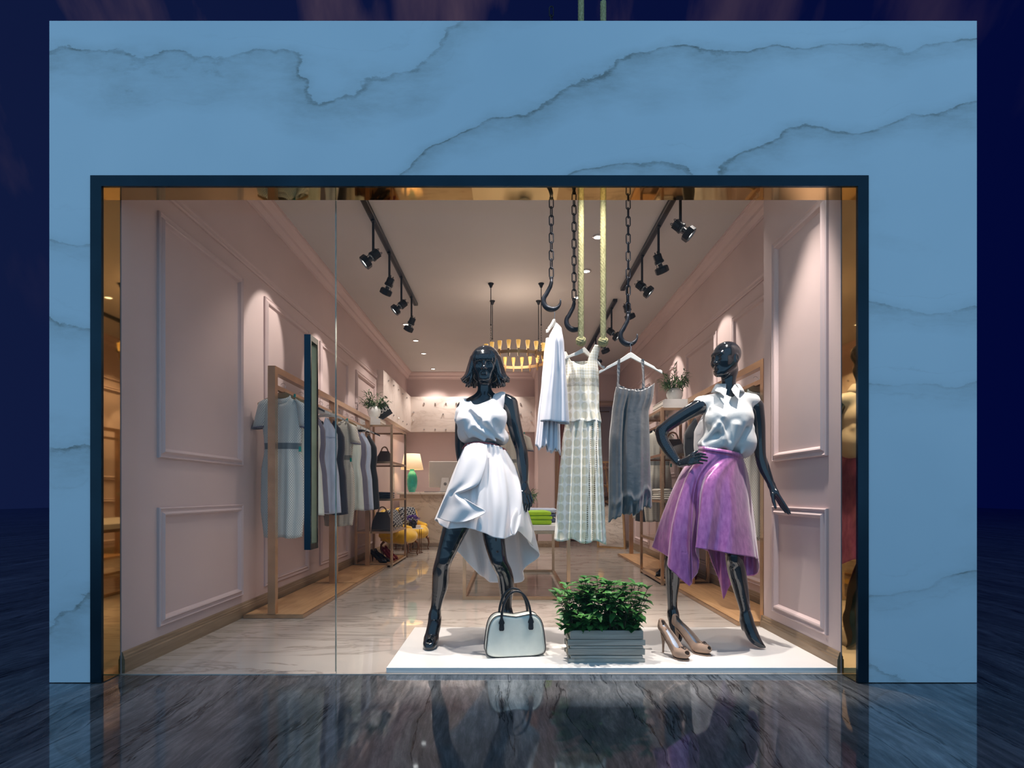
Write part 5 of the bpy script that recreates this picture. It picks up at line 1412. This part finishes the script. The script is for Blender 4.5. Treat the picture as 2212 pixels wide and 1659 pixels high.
t3 = [(P(1692, 1085, 3.25), P(1706, 1105, 3.23)), (P(1692, 1089, 3.265), P(1707, 1109, 3.245)), (P(1690, 1092, 3.285), P(1703, 1110, 3.27)), (P(1687, 1093, 3.305), P(1697, 1107, 3.295))]
hand(V, P(1665, 1045, 3.35), k3, t3, (P(1669, 1069, 3.30), P(1671, 1083, 3.285), P(1675.5, 1097, 3.275)), r=.0085)
V.chain([P(1522, 1050, 3.39), P(1498, 1110, 3.385), P(1470, 1165, 3.38), P(1457, 1195, 3.375), P(1453, 1218, 3.39), P(1453, 1250, 3.42), P(1452, 1298, 3.44), P(1454, 1328, 3.445)], [.090, .078, .058, .050, .049, .045, .031, .029], .03)
V.cap(P(1459, 1192, 3.335), P(1457, 1200, 3.33), .030, .028, .03)
V.chain([P(1454, 1328, 3.445), P(1457, 1348, 3.42), P(1463, 1372, 3.37), P(1466, 1380, 3.33)], [.029, .034, .031, .020], .03); V.cap(P(1454, 1335, 3.46), P(1454, 1352, 3.45), .026, .024, .02)
V.chain([P(1578, 1050, 3.39), P(1584, 1120, 3.37), P(1588, 1165, 3.35), P(1587, 1207, 3.32), P(1592, 1236, 3.335), P(1600, 1272, 3.355), P(1608, 1310, 3.36), P(1612, 1334, 3.36)], [.090, .078, .066, .052, .052, .044, .032, .029], .03)
V.cap(P(1584, 1200, 3.28), P(1585, 1208, 3.28), .032, .030, .03)
V.chain([P(1612, 1334, 3.36), P(1617, 1350, 3.345), P(1628, 1376, 3.30), P(1641, 1391, 3.275), P(1652, 1398, 3.27)], [.029, .036, .034, .021, .007], .03); V.cap(P(1608, 1342, 3.375), P(1609, 1356, 3.37), .026, .022, .02)
V.mesh('body', m_man, man2, relax=2)
del V
m_blouse = NT('off_white_silk'); q_ = m_blouse.noise(m_blouse.obj(), 90, 4); m_blouse.bsdf(m_blouse.ramp(m_blouse.noise(m_blouse.obj(), 5, 2), [(.3, C(214, 214, 212)), (.7, C(222, 222, 220))]), .42, 0, m_blouse.bump(q_, .25, .002), Sheen_Weight=.3); m_blouse = m_blouse.m
V = Vol((1.02, 3.02, 1.10), (1.58, 3.62, 1.62), .0038)
V.ell(P(1573, 905, 3.38), (.150, .118, .14), .03); V.ell(P(1550, 905, 3.30), (.072, .066, .070), .04); V.ell(P(1598, 903, 3.30), (.072, .066, .070), .04)
V.cap(P(1556, 869, 3.375), P(1514, 872, 3.375), .060, .046, .03); V.cap(P(1592, 866, 3.375), P(1625, 867, 3.375), .060, .046, .03)
V.ell(P(1572, 945, 3.37), (.142, .122, .10), .05); V.ell(P(1604, 960, 3.37), (.070, .11, .085), .05); V.ell(P(1540, 958, 3.36), (.088, .11, .050), .04)
for a, b, r0, r1 in ((P(1605, 912, 3.255), P(1580, 972, 3.262), .016, .006), (P(1590, 918, 3.24), P(1576, 968, 3.262), .014, .006), (P(1556, 915, 3.232), P(1570, 962, 3.26), .014, .007), (P(1545, 925, 3.25), P(1520, 955, 3.30), .014, .010), (P(1522, 962, 3.285), P(1560, 950, 3.25), .012, .012), (P(1528, 972, 3.28), P(1560, 962, 3.252), .012, .010), (P(1622, 925, 3.30), P(1602, 978, 3.275), .014, .007), (P(1538, 880, 3.285), P(1562, 900, 3.235), .012, .008)):
    V.cap(a, b, r0, r1, .03)
for a, b, r0 in ((P(1612, 925, 3.262), P(1592, 968, 3.255), .009), (P(1562, 908, 3.212), P(1550, 930, 3.225), .008), (P(1584, 915, 3.212), P(1580, 950, 3.235), .007), (P(1524, 955, 3.27), P(1545, 948, 3.245), .007), (P(1523, 968, 3.265), P(1523, 955, 3.275), .006)):
    V.cap(a, b, r0, r0 * .6, .02, neg=True)
V.chain([P(1500, 886, 3.37), P(1470, 902, 3.39)], [.046, .046], .008, neg=True); V.chain([P(1644, 886, 3.385), P(1650, 930, 3.40), P(1650, 985, 3.40)], [.046, .044, .044], .008, neg=True)
V.cap(P(1506, 900, 3.37), P(1500, 935, 3.37), .030, .040, .03, neg=True)
V.cap(P(1573, 838, 3.38), P(1573, 800, 3.38), .052, .052, .006, neg=True)
V.mesh('blouse', m_blouse, man2)
del V
r = []
for z_, ra, dy in ((842, .053, 0), (834, .056, 0), (829, .058, 0), (831, .066, 0), (840, .082, 0), (848, .092, .0)):
    c = P(1572, z_, 3.38); r.append([Vector((c.x + ra * 1.05 * math.sin(b), c.y - ra * .95 * math.cos(b), c.z + (.012 * math.cos(b) * -1))) for b in [math.radians(28 + (360 - 56) * k / 40) for k in range(41)]])
co = MB().loft(r, closed=False, caps=False)
def flap(pts): co.loft([[P(px, py, Y) for px, py, Y in pts], [P(px, py, Y + .004) for px, py, Y in pts]])
flap([(1545, 831, 3.345), (1570, 841, 3.275), (1567, 858, 3.245), (1557, 848, 3.26), (1543, 843, 3.33)]); flap([(1587, 830, 3.335), (1598, 842, 3.30), (1595, 862, 3.245), (1584, 849, 3.262), (1580, 841, 3.275)])
co.build('collar', m_blouse, man2, smooth=True, auto=40, solid=.002)
m_purp = NT('lilac_satin'); o_ = m_purp.obj(); n1 = m_purp.noise(m_purp.map(o_, scale=(60, 60, 16)), 1, 4); n2 = m_purp.noise(o_, 110, 3)
m_purp.bsdf(m_purp.ramp(n1, [(.3, C(150, 74, 142)), (.7, C(186, 110, 172))]), .30, .42, m_purp.bump(m_purp.math('ADD', n1, m_purp.math('MULTIPLY', n2, .6)), .35, .003), Sheen_Weight=.5, Coat_Weight=.15); m_purp = m_purp.m
W_ = [P(1510, 973, 3.37), P(1520, 974, 3.275), P(1538, 977, 3.25), P(1560, 980, 3.24), P(1582, 984, 3.25), P(1598, 988, 3.28), P(1605, 990, 3.37), P(1600, 990, 3.46), P(1580, 988, 3.49), P(1558, 984, 3.50), P(1534, 980, 3.49), P(1516, 976, 3.45)]
R1 = [P(1474, 1020, 3.38), P(1482, 1030, 3.27), P(1500, 1034, 3.235), P(1514, 1036, 3.25), P(1530, 1036, 3.20), P(1580, 1036, 3.21), P(1617, 1032, 3.37), P(1610, 1034, 3.52), P(1584, 1034, 3.56), P(1554, 1034, 3.57), P(1520, 1034, 3.55), P(1488, 1030, 3.50)]
R2 = [P(1440, 1105, 3.40), P(1452, 1122, 3.26), P(1484, 1130, 3.19), P(1506, 1128, 3.24), P(1514, 1112, 3.16), P(1580, 1118, 3.15), P(1628, 1118, 3.34), P(1622, 1124, 3.54), P(1590, 1140, 3.61), P(1556, 1140, 3.63), P(1512, 1110, 3.60), P(1466, 1108, 3.53)]
HM_ = [P(1419, 1181, 3.42), P(1440, 1210, 3.27), P(1485, 1267, 3.17), P(1509, 1236, 3.24), P(1504, 1183, 3.14), P(1566, 1194, 3.10), P(1650, 1209, 3.26), P(1624, 1244, 3.52), P(1590, 1240, 3.62), P(1564, 1294, 3.66), P(1530, 1190, 3.63), P(1466, 1172, 3.55)]
def f2(u, t):
    e = t ** 1.2
    s8 = math.sin(u * 2 * PI * 9 + .8 + .4 * t); return e * (.025 * math.copysign(abs(s8) ** .8, s8) + .007 * math.sin(u * 2 * PI * 19 + 2)) 
rows = cloth([W_, R1, R2, HM_], 264, 64, f2, tension=.85)
MB().loft(rows, caps=False).build('skirt', m_purp, man2, smooth=True, solid=.003)
MB().loft([[p + Vector((0, 0, dz)) + (p - P(1557, 982, 3.37)).normalized() * .003 for p in rows[0]] for dz in (-.004, .026)], caps=False).build('waistband', m_purp, man2, smooth=True, solid=.003)

# ================================================================ chains with hooks, ropes
YC = 3.35
def chain_hook(label, px, ytop, ybot_hook, yscale_top, Y, flip=1):
    top = P(px, 100, Y); zt_ = yscale_top; s = FP / Y
    zb = CH + (VY - ybot_hook) / s            # lowest point of the hook
    t = thing('hook_chain', label, 'chain', (top.x, Y, zt_), 'iron chains with hooks')
    hz = zb + .196                             # top of the hook shank
    m = MB(); z = hz + .012; k = 0; x0 = top.x
    while z < zt_ - .05:
        ax = Vector((1, 0, 0)) if k % 2 == 0 else Vector((.45, .89, 0)); L = .031; w_ = .0125
        pts = []
        for j in range(16):
            a = 2 * PI * j / 16; pts.append(Vector((x0, Y, z + .026)) + ax * (w_ * math.cos(a)) + Vector((0, 0, (L - w_) * (1 if math.sin(a) > 0 else -1) + w_ * math.sin(a))))
        m.tube(pts, .0036, 7, closed=True); z += .0525; k += 1
    m.build('chain', m_iron, t, smooth=True)
    R = .0515; c = Vector((x0 + .004, Y, zb + R + .013)); pts, rs = [], []
    pts += [Vector((x0, Y, hz)), Vector((x0, Y, hz - .022)), Vector((x0 - .006, Y, hz - .045))]; rs += [.008, .0115, .0125]
    for j in range(19):
        a = math.radians(135 + j * 13.2); pts.append(c + Vector((R * math.cos(a), 0, R * math.sin(a)))); rs.append(lerp(.0135, .0175, min(1, j / 9)) if j < 10 else lerp(.0175, .003, ((j - 9) / 9) ** 1.1))
    h = MB().tube(pts, rs, 12, flat=1.0)
    h.tube([Vector((x0 + .0085 * math.cos(b), Y, hz + .004 + .010 * math.sin(b))) for b in [k_ * PI / 6 for k_ in range(12)]], .0036, 6, closed=True)
    h.build('hook', m_iron, t, smooth=True)
    return zb
ZR = 3.905
z1 = chain_hook('dark chain with a hook, left one of three, carrying the white blouse', 1191, 0, 673, ZR, YC)
z2 = chain_hook('dark chain with an empty hook in the middle, left of the ropes', 1240, 0, 717, CZ + .13, 3.46)
z3 = chain_hook('dark chain with a hook, right one of three, carrying the slip dress', 1357, 0, 748, CZ + .13, 3.38)
m_rope = NT('twisted_rope'); o_ = m_rope.obj(); s_ = m_rope.n('ShaderNodeSeparateXYZ'); m_rope.l(o_, s_.inputs[0])
m_rope.bsdf(m_rope.ramp(m_rope.noise(m_rope.map(o_, scale=(200, 200, 60)), 1, 4), [(.3, C(128, 124, 84)), (.7, C(188, 182, 136))]), .85); m_rope = m_rope.m
def rope(label, px, ytop, yk):
    c = P(px, yk, YC); zt_ = CH + (VY - ytop) / FP * YC; t = thing('rope', label, 'rope', (c.x, YC, zt_), 'knotted ropes')
    rs = []; n = 26; H = zt_ - c.z; st = int(H / .006)
    # three twisted strands, as one ridged surface
    for i in range(st + 1):
        z = c.z + H * i / st; r = []
        for k in range(n):
            a = 2 * PI * k / n; rr = .0195 - .0028 * abs(math.sin(1.5 * 4 * a / 2 + z * 150)); r.append((c.x + rr * math.cos(a), YC + rr * math.sin(a), z))
        rs.append(r)
    MB().loft(rs).build('cord', m_rope, t, smooth=True)
    m = MB(); R = .027
    for q in range(3):
        for o2 in (-1, 0, 1):
            A = Matrix.Translation(c) @ Matrix.Rotation(q * PI / 3 + .3, 4, 'Y') @ Matrix.Rotation(q * 1.05 + .4, 4, 'X') @ Matrix.Rotation(q * .9, 4, 'Z')
            m.tube([A @ Vector(((R - .004 * abs(o2)) * math.cos(b), (R - .004 * abs(o2)) * math.sin(b), .0095 * o2)) for b in [k * PI / 10 for k in range(20)]], .0058, 7, closed=True)
    m.ball(c, .024, 12); m.build('knot', m_rope, t, smooth=True)
rope('thick twisted rope ending in a knot, left of the two, over the hanger', 1255, -40, 737)
rope('thick twisted rope ending in a knot, right of the two', 1303, 5, 738)

# ================================================================ hanging shirt, lace dress and slip dress
def wire_hook(m, a, b):
    a, b = Vector(a), Vector(b); m.tube([a, a + (b - a) * .3 + Vector((.002, 0, 0)), a + (b - a) * .7, b, b + Vector((.008, 0, .012)), b + Vector((.018, 0, .006))], .0014, 6)
def big_hanger(label, A, hook_to, mat, rz, hw, drop, tilt=0):
    t = thing('clothes_hanger', label, 'hanger', tuple(A), 'hangers in the window', world=False); R = Matrix.Rotation(rz, 4, 'Z') @ Matrix.Rotation(tilt, 4, 'Y')
    m = MB(); up, lo = [], []
    for k in range(-16, 17):
        u = k / 16; z = -drop * (abs(u) ** 1.05) - .004; z += .012 * math.exp(-(u * 4) ** 2)
        if .80 < abs(u) < .88: z -= .007
        th = .018 + .016 * math.exp(-(u * 3) ** 2); up.append((u * hw, z)); lo.append((u * hw, z - th + (.007 if .8 < abs(u) < .88 else 0)))
    o = up + lo[::-1]; m.loft([[(x, -.007, z) for x, z in o], [(x, .007, z) for x, z in o]], M=R); m.build('shoulder_bar', mat, t, bevel=.002)
    h = MB(); e = Vector(hook_to) - Vector(A); h.tube([(0, 0, -.004), (.002, 0, e.z * .35), (e.x * .6 + .006, e.y * .5, e.z * .8), tuple(e)] + [tuple(e + Vector((.010 * (1 - math.cos(b)), 0, .012 * math.sin(b)))) for b in (.6, 1.2, 1.8, 2.4)], .0015, 6); h.build('hook', m_chrome, t, smooth=True)
    return t
A3 = P(1362, 764, YC); big_hanger('white wooden hanger on the right hook, holding the grey slip dress', A3, P(1361, 748, YC) + Vector((0, 0, .006)), m_hangw, 0, .190, .100)
A2 = P(1264, 745, YC + .0); big_hanger('white wooden hanger under the left rope knot, holding the lace dress', A2 + Vector((0, .05, -.01)), P(1256, 738, YC) + Vector((0, .04, .0)), m_hangw, .32, .150, .085, .10)
A1 = P(1197, 692, YC); big_hanger('pale wooden hanger on the left hook, seen almost end on', A1, P(1196, 674, YC) + Vector((0, 0, .006)), m_hangw, 1.25, .17, .10)
ZB = (CH + (VY - 838) / FP * 3.385, CH + (VY - 820) / FP * 3.385); SX = P(1272, 950, 3.385).x + .055 * P(1272, 950, 3.385).z * 0; ZS = CH + (VY - 915) / FP * 3.385
SX = P(1274, 920, 3.385).x - .055 * P(1274, 920, 3.385).z
lace = lace_mat()
# slip dress
def zc(py, Y): return CH + (VY - py) / FP * Y
def xc(px, Y): return (px - VX) / FP * Y
t = thing('slip_dress', 'blue grey satin slip dress with crumpled hem hanging from the right hook', 'dress', (A3.x, YC, A3.z))
Yd = YC; RW = [(zc(826, Yd), xc(1333, Yd), xc(1414, Yd), .8), (zc(855, Yd), xc(1327, Yd), xc(1411, Yd), 1), (zc(890, Yd), xc(1322, Yd), xc(1401, Yd), 1), (zc(950, Yd), xc(1316, Yd), xc(1403, Yd), 1.1), (zc(1020, Yd), xc(1315, Yd), xc(1405, Yd), 1.2), (zc(1070, Yd), xc(1315, Yd), xc(1407, Yd), 1.2), (zc(1128, Yd), xc(1314, Yd), xc(1410, Yd), 1.1)]
tp = lambda u: zc(849 + 0 * u + (14 if -.72 < u < .62 else 0) * math.cos((u + .05) * 2.2) * 0 + (-4 - 9 * u * u if u < 0 else -2 - 20 * u ** 2), Yd)
bk = lambda u: zc(838 - 10 * (u - .1) ** 2, Yd)
hmf = lambda u: zc(1108 - 14 * u + 4 * math.sin(u * 6 + 1) + 2 * math.sin(u * 17) + 1.5 * math.sin(u * 31), Yd)
def fs(u, t_):
    v = .030 * math.exp(-((u + .36) / .09) ** 2) * min(1, t_ * 4) - .010 * math.exp(-((u + .60) / .10) ** 2) - .014 * math.exp(-((u - .45 + t_ * .15) / .16) ** 2) * min(1, t_ * 3) + .006 * math.sin(u * 19 + 2) * max(0, .2 - t_) * 4
    e = max(0, (t_ - .86) / .14)
    return v + e * (.012 * math.sin(u * 9 + 3 * math.sin(u * 4)) + .006 * math.sin(u * 27 + t_ * 26)) - .010 * math.exp(-((t_ - .87 - .02 * math.sin(u * 7)) / .025) ** 2)
m = MB(); panel_garment(m, RW, tp, hmf, YC, .055, fs, 70, 90, bk)
m_slip = NT('blue_grey_satin'); o_ = m_slip.obj(); m_slip.bsdf(m_slip.ramp(m_slip.noise(m_slip.map(o_, scale=(14, 14, 4)), 1, 3), [(.3, C(84, 84, 86)), (.7, C(100, 100, 102))]), .32, .15, m_slip.bump(m_slip.noise(o_, 26, 3), .25, .01), Sheen_Weight=.3, Coat_Weight=.1); m_slip = m_slip.m
m.build('body', m_slip, t, smooth=True, solid=.002)
for xs_, xe, ye in ((1337, 1334, 848), (1388, 1390, 842)):
    a = P(xs_, 776, YC - .01); b = P(xe, ye, YC - .03); rr = []
    for k in range(9):
        f_ = k / 8; c = a.lerp(b, f_); tw = .9 * math.sin(f_ * 4 + xs_); rr.append([c + Vector((-.009 * math.cos(tw), -.009 * math.sin(tw), 0)), c + Vector((.009 * math.cos(tw), .009 * math.sin(tw), 0))])
    MB().loft(rr, closed=False, caps=False).build('strap', m_slip, t, solid=.0015)
    a2 = P(xs_, 776, YC + .012); b2 = P(xe + 1, 838, YC + .04); MB().loft([[a2.lerp(b2, k / 6) + Vector((-.007, 0, 0)), a2.lerp(b2, k / 6) + Vector((.007, 0, 0))] for k in range(7)] + [], closed=False, caps=False).build('strap', m_slip, t, solid=.0015)
# lace dress
YL = 3.385
t = thing('lace_dress', 'long white lace dress with ring pattern and brown dotted bands, hanging in the middle', 'dress', (P(1255, 760, YL).x, YL, P(1255, 760, YL).z)); t['_o'] = [0, 0, 0]; t.location = (0, 0, 0)
RW = [(zc(745, YL), xc(1218, YL), xc(1297, YL), .5), (zc(780, YL), xc(1216, YL), xc(1290, YL), .8), (zc(802, YL), xc(1217, YL), xc(1293, YL), 1), (zc(850, YL), xc(1220, YL), xc(1294, YL), 1), (zc(882, YL), xc(1221, YL), xc(1294, YL), 1), (zc(912, YL), xc(1219, YL), xc(1299, YL), 1.15)]
def tl_(u): return zc(783 - (36 * max(0, min(1, (u - .36) / .30)) if u > .36 else 0) + (-22 * max(0, min(1, (-u - .55) / .3)) if u < -.55 else 0) + (9 * math.cos(u * 3) if abs(u) < .5 else 0), YL)
fl_ = lambda u, t_: .006 * math.sin(u * 7 + t_ * 2) + .010 * math.exp(-((u + .05) / .07) ** 2) * min(1, max(0, t_ - .5) * 3) + .004 * math.sin(u * 22) * t_
m = MB(); panel_garment(m, RW, tl_, lambda u: zc(912 + 2 * math.sin(u * 8), YL), YL, .050, fl_, 60, 60, lambda u: tl_(u) if abs(u) > .5 else zc(778, YL))
m.build('bodice', lace, t, off=[0, 0, 0], smooth=True, solid=.002)
RW = [(zc(905, YL), xc(1222, YL), xc(1297, YL), .9), (zc(960, YL), xc(1214, YL), xc(1299, YL), 1), (zc(1040, YL), xc(1207, YL), xc(1303, YL), 1.2), (zc(1120, YL), xc(1201, YL), xc(1307, YL), 1.4), (zc(1180, YL), xc(1196, YL), xc(1310, YL), 1.5)]
fl2 = lambda u, t_: (.016 * math.sin(u * 15 + .5) + .008 * math.sin(u * 29 + 1)) * min(1, t_ * 1.8 + .15)
m = MB(); panel_garment(m, RW, lambda u: zc(906, YL), lambda u: zc(1168 + 4 * u + 4 * math.sin(u * 7 + 1), YL), YL, .055, fl2, 110, 60)
m.build('skirt', lace, t, off=[0, 0, 0], smooth=True, solid=.002)
# white shirt on the left hook
YS = 3.20
t = thing('blouse', 'white pleated blouse hanging sideways from the left hook', 'blouse', (A1.x, YS, A1.z))
m_sh = NT('bright_white_cotton'); m_sh.bsdf(m_sh.ramp(m_sh.noise(m_sh.obj(), 6, 2), [(.3, C(238, 234, 240)), (.7, C(246, 242, 246))]), .55, 0, Sheen_Weight=.2); m_sh = m_sh.m
RW = [(zc(698, YS), xc(1190, YS), xc(1206, YS), .5), (zc(710, YS), xc(1188, YS), xc(1213, YS), .6), (zc(740, YS), xc(1185, YS), xc(1218, YS), .9), (zc(800, YS), xc(1181, YS), xc(1222, YS), 1), (zc(860, YS), xc(1173, YS), xc(1226, YS), 1.1), (zc(915, YS), xc(1167, YS), xc(1230, YS), 1.2)]
fsh = lambda u, t_: (.010 * math.sin(u * 5 + 1) + .003 * math.sin(u * 13 + t_ * 3)) * min(1, t_ * 2)
m = MB(); panel_garment(m, RW, lambda u: zc(700 + 18 * abs(u - .3) ** 1.5, YS), lambda u: zc(913 + 3 * u, YS), YS, .05, fsh, 50, 60)
m.build('front', m_sh, t, smooth=True, solid=.002)
RW = [(zc(720, YS), xc(1182, YS), xc(1208, YS), .5), (zc(760, YS), xc(1177, YS), xc(1206, YS), .8), (zc(820, YS), xc(1172, YS), xc(1208, YS), 1), (zc(900, YS), xc(1163, YS), xc(1212, YS), 1.2), (zc(985, YS), xc(1155, YS), xc(1214, YS), 1.3)]
fsb = lambda u, t_: (.014 * math.sin(u * 12 + 1 + 2 * math.sin(u * 3)) + .005 * math.sin(u * 31 + t_ * 2)) * min(1, t_ * 2)
m = MB(); panel_garment(m, RW, lambda u: zc(722, YS), lambda u: zc(968 + 9 * u + 5 * math.sin(u * 7) + 2.5 * math.sin(u * 19 + 1), YS), YS + .09, .05, fsb, 90, 60)
m.build('back', m_sh, t, smooth=True, solid=.002)

# ================================================================ handbag on the platform
def gp(px, py): return ground(px, py)
bc = gp(1112, 1415); t = thing('handbag', 'pale cream structured handbag with black handles on the platform', 'handbag', (bc.x, bc.y, PZ + .001), world=False)
W2, Hb, Db = .168, .245, .048
def bag_ring(y, ins):
    pts = []
    N = 64
    for k in range(N):
        a = 2 * PI * k / N; cx_, sz = math.cos(a), math.sin(a); e = .42
        X = math.copysign(abs(cx_) ** e, cx_); Z = math.copysign(abs(sz) ** (.55 if sz > 0 else .25), sz)
        zz = (Z + 1) / 2; w_ = (W2 + .004 - (.030 * zz ** 1.5)) - ins
        top = Hb - .020 * math.exp(-(X * 1.9) ** 2) * (1 if Z > 0 else 0) * max(0, Z)
        pts.append((X * w_, y, ins + zz * (top - 2 * ins)))
    return pts
prof = [(-Db, .022), (-Db * .98, .010), (-Db * .86, .002), (-Db * .5, 0), (0, 0), (Db * .5, 0), (Db * .86, .002), (Db * .98, .010), (Db, .022)]
m_cream = plain('pebbled_cream_leather', C(224, 226, 214), .42, var=.02, bump=.15, bscale=400)
MB().loft([bag_ring(y, i) for y, i in prof]).build('body', m_cream, t, smooth=True, auto=60)
m_bk = plain('black_leather', (.012, .012, .015, 1), .35, bump=.2, bscale=300)
for y in (-Db * .92, Db * .92):
    MB().tube(bag_ring(y, -.0005), .0026, 6, closed=True).build('piping', m_bk, t, smooth=True)
for y in (-Db - .006, Db + .006):
    s = -1 if y < 0 else 1
    pts = [Vector((.083 * math.cos(a) * (1 + .0 * a), y * .9, .215 + .155 * math.sin(a))) for a in [k * PI / 24 for k in range(25)]]
    MB().tube(pts, .0072, 10).build('handle', m_bk, t, smooth=True)
    for x in (-.083, .083):
        MB().loft([[(x - w_, y + s * .003, z), (x + w_, y + s * .003, z), (x + w_, y - s * .004, z), (x - w_, y - s * .004, z)] for w_, z in ((.006, .228), (.010, .215), (.016, .200), (.0165, .192), (.0125, .190), (.0145, .160), (.010, .152))]).build('handle_tab', m_bk, t, bevel=.002)
t.rotation_euler = (0, 0, math.radians(9))

# ================================================================ planter of slatted grey wood
c0 = gp(1230, 1431); c1 = gp(1391, 1431); pw = c1.x - c0.x; pcx = (c0.x + c1.x) / 2; pd = .20
t = thing('planter', 'bushy green plant in a grey slatted wooden crate on the platform', 'plant', (pcx, c0.y + pd / 2 + .01, PZ + .001), world=False)
m_plk = wood('grey_weathered_plank', C(124, 122, 114), C(186, 182, 172), axis=0, rough=.8); m_plky = wood('grey_weathered_plank_side', C(124, 118, 108), C(186, 176, 160), axis=1, rough=.8)
m = MB(); hx, hy = pw / 2, pd / 2
lv = [(0, .020, .006), (.021, .036, -.006), (.040, .074, .006), (.076, .088, -.004), (.091, .123, .008), (.126, .172, -.004)]
for za, zb_, o2 in lv:
    m.cbox(-hx - o2, hx + o2, -hy - .012, -hy, za, zb_, .0015); m.cbox(-hx - o2, hx + o2, hy, hy + .012, za, zb_, .0015)
m.build('front_board', m_plk, t)
m = MB()
for za, zb_, o2 in lv:
    for s in (-1, 1): m.cbox(s * (hx - .006 + (0 if o2 > 0 else -.006)) - .006, s * (hx - .006 + (0 if o2 > 0 else -.006)) + .006, -hy + .0005, hy - .0005, za + .001, zb_ - .001, .0015)
m.build('side_board', m_plky, t)
MB().box(-hx + .014, hx - .014, -hy + .001, hy - .001, .004, .155).build('soil', plain('dark_soil', C(48, 38, 30), .95, var=.2, scale=120), t)
rnd = random.Random(42); st, lf = MB(), MB()
for k in range(88):
    x0 = rnd.uniform(-hx + .03, hx - .03); y0 = rnd.uniform(-hy + .02, hy - .02); q = Vector((x0, y0, .15)); u = x0 / hx
    hgt = (.16 + .11 * rnd.random()) * (1.08 - .18 * abs(u + .15)); e = q + Vector((x0 * .38 + rnd.uniform(-.035, .035), y0 * .5 + rnd.uniform(-.05, .05), hgt))
    if rnd.random() < .38: e = q + Vector((x0 * .48 + rnd.uniform(-.02, .02), (1 if rnd.random() < .35 else -1) * .075, rnd.uniform(.015, .10)))
    md = (q + e) / 2 + Vector((rnd.uniform(-.015, .015), rnd.uniform(-.015, .015), .02)); pts = []
    for j in range(8):
        f_ = j / 7; pts.append(q * (1 - f_) ** 2 + md * 2 * f_ * (1 - f_) + e * f_ * f_)
    st.tube(pts, [.0026 - .0012 * j / 7 for j in range(8)], 5)
    ang = rnd.random() * 6
    for j in range(2, 8):
        for s in range(3 if j == 7 else 2):
            a = ang + j * 2.4 + s * (PI if j < 7 else 2.1); dr = Vector((math.cos(a), math.sin(a), rnd.uniform(-.25, .6) + (.5 if j == 7 else 0)))
            leaf(lf, pts[j], dr, Vector((0, 0, 1)), rnd.uniform(.042, .066), rnd.uniform(.0145, .021), rnd.uniform(.1, .55))
st.build('stems', plain('brown_green_stem', C(84, 74, 48), .7), t); lf.build('foliage', m_leaf, t, smooth=True)
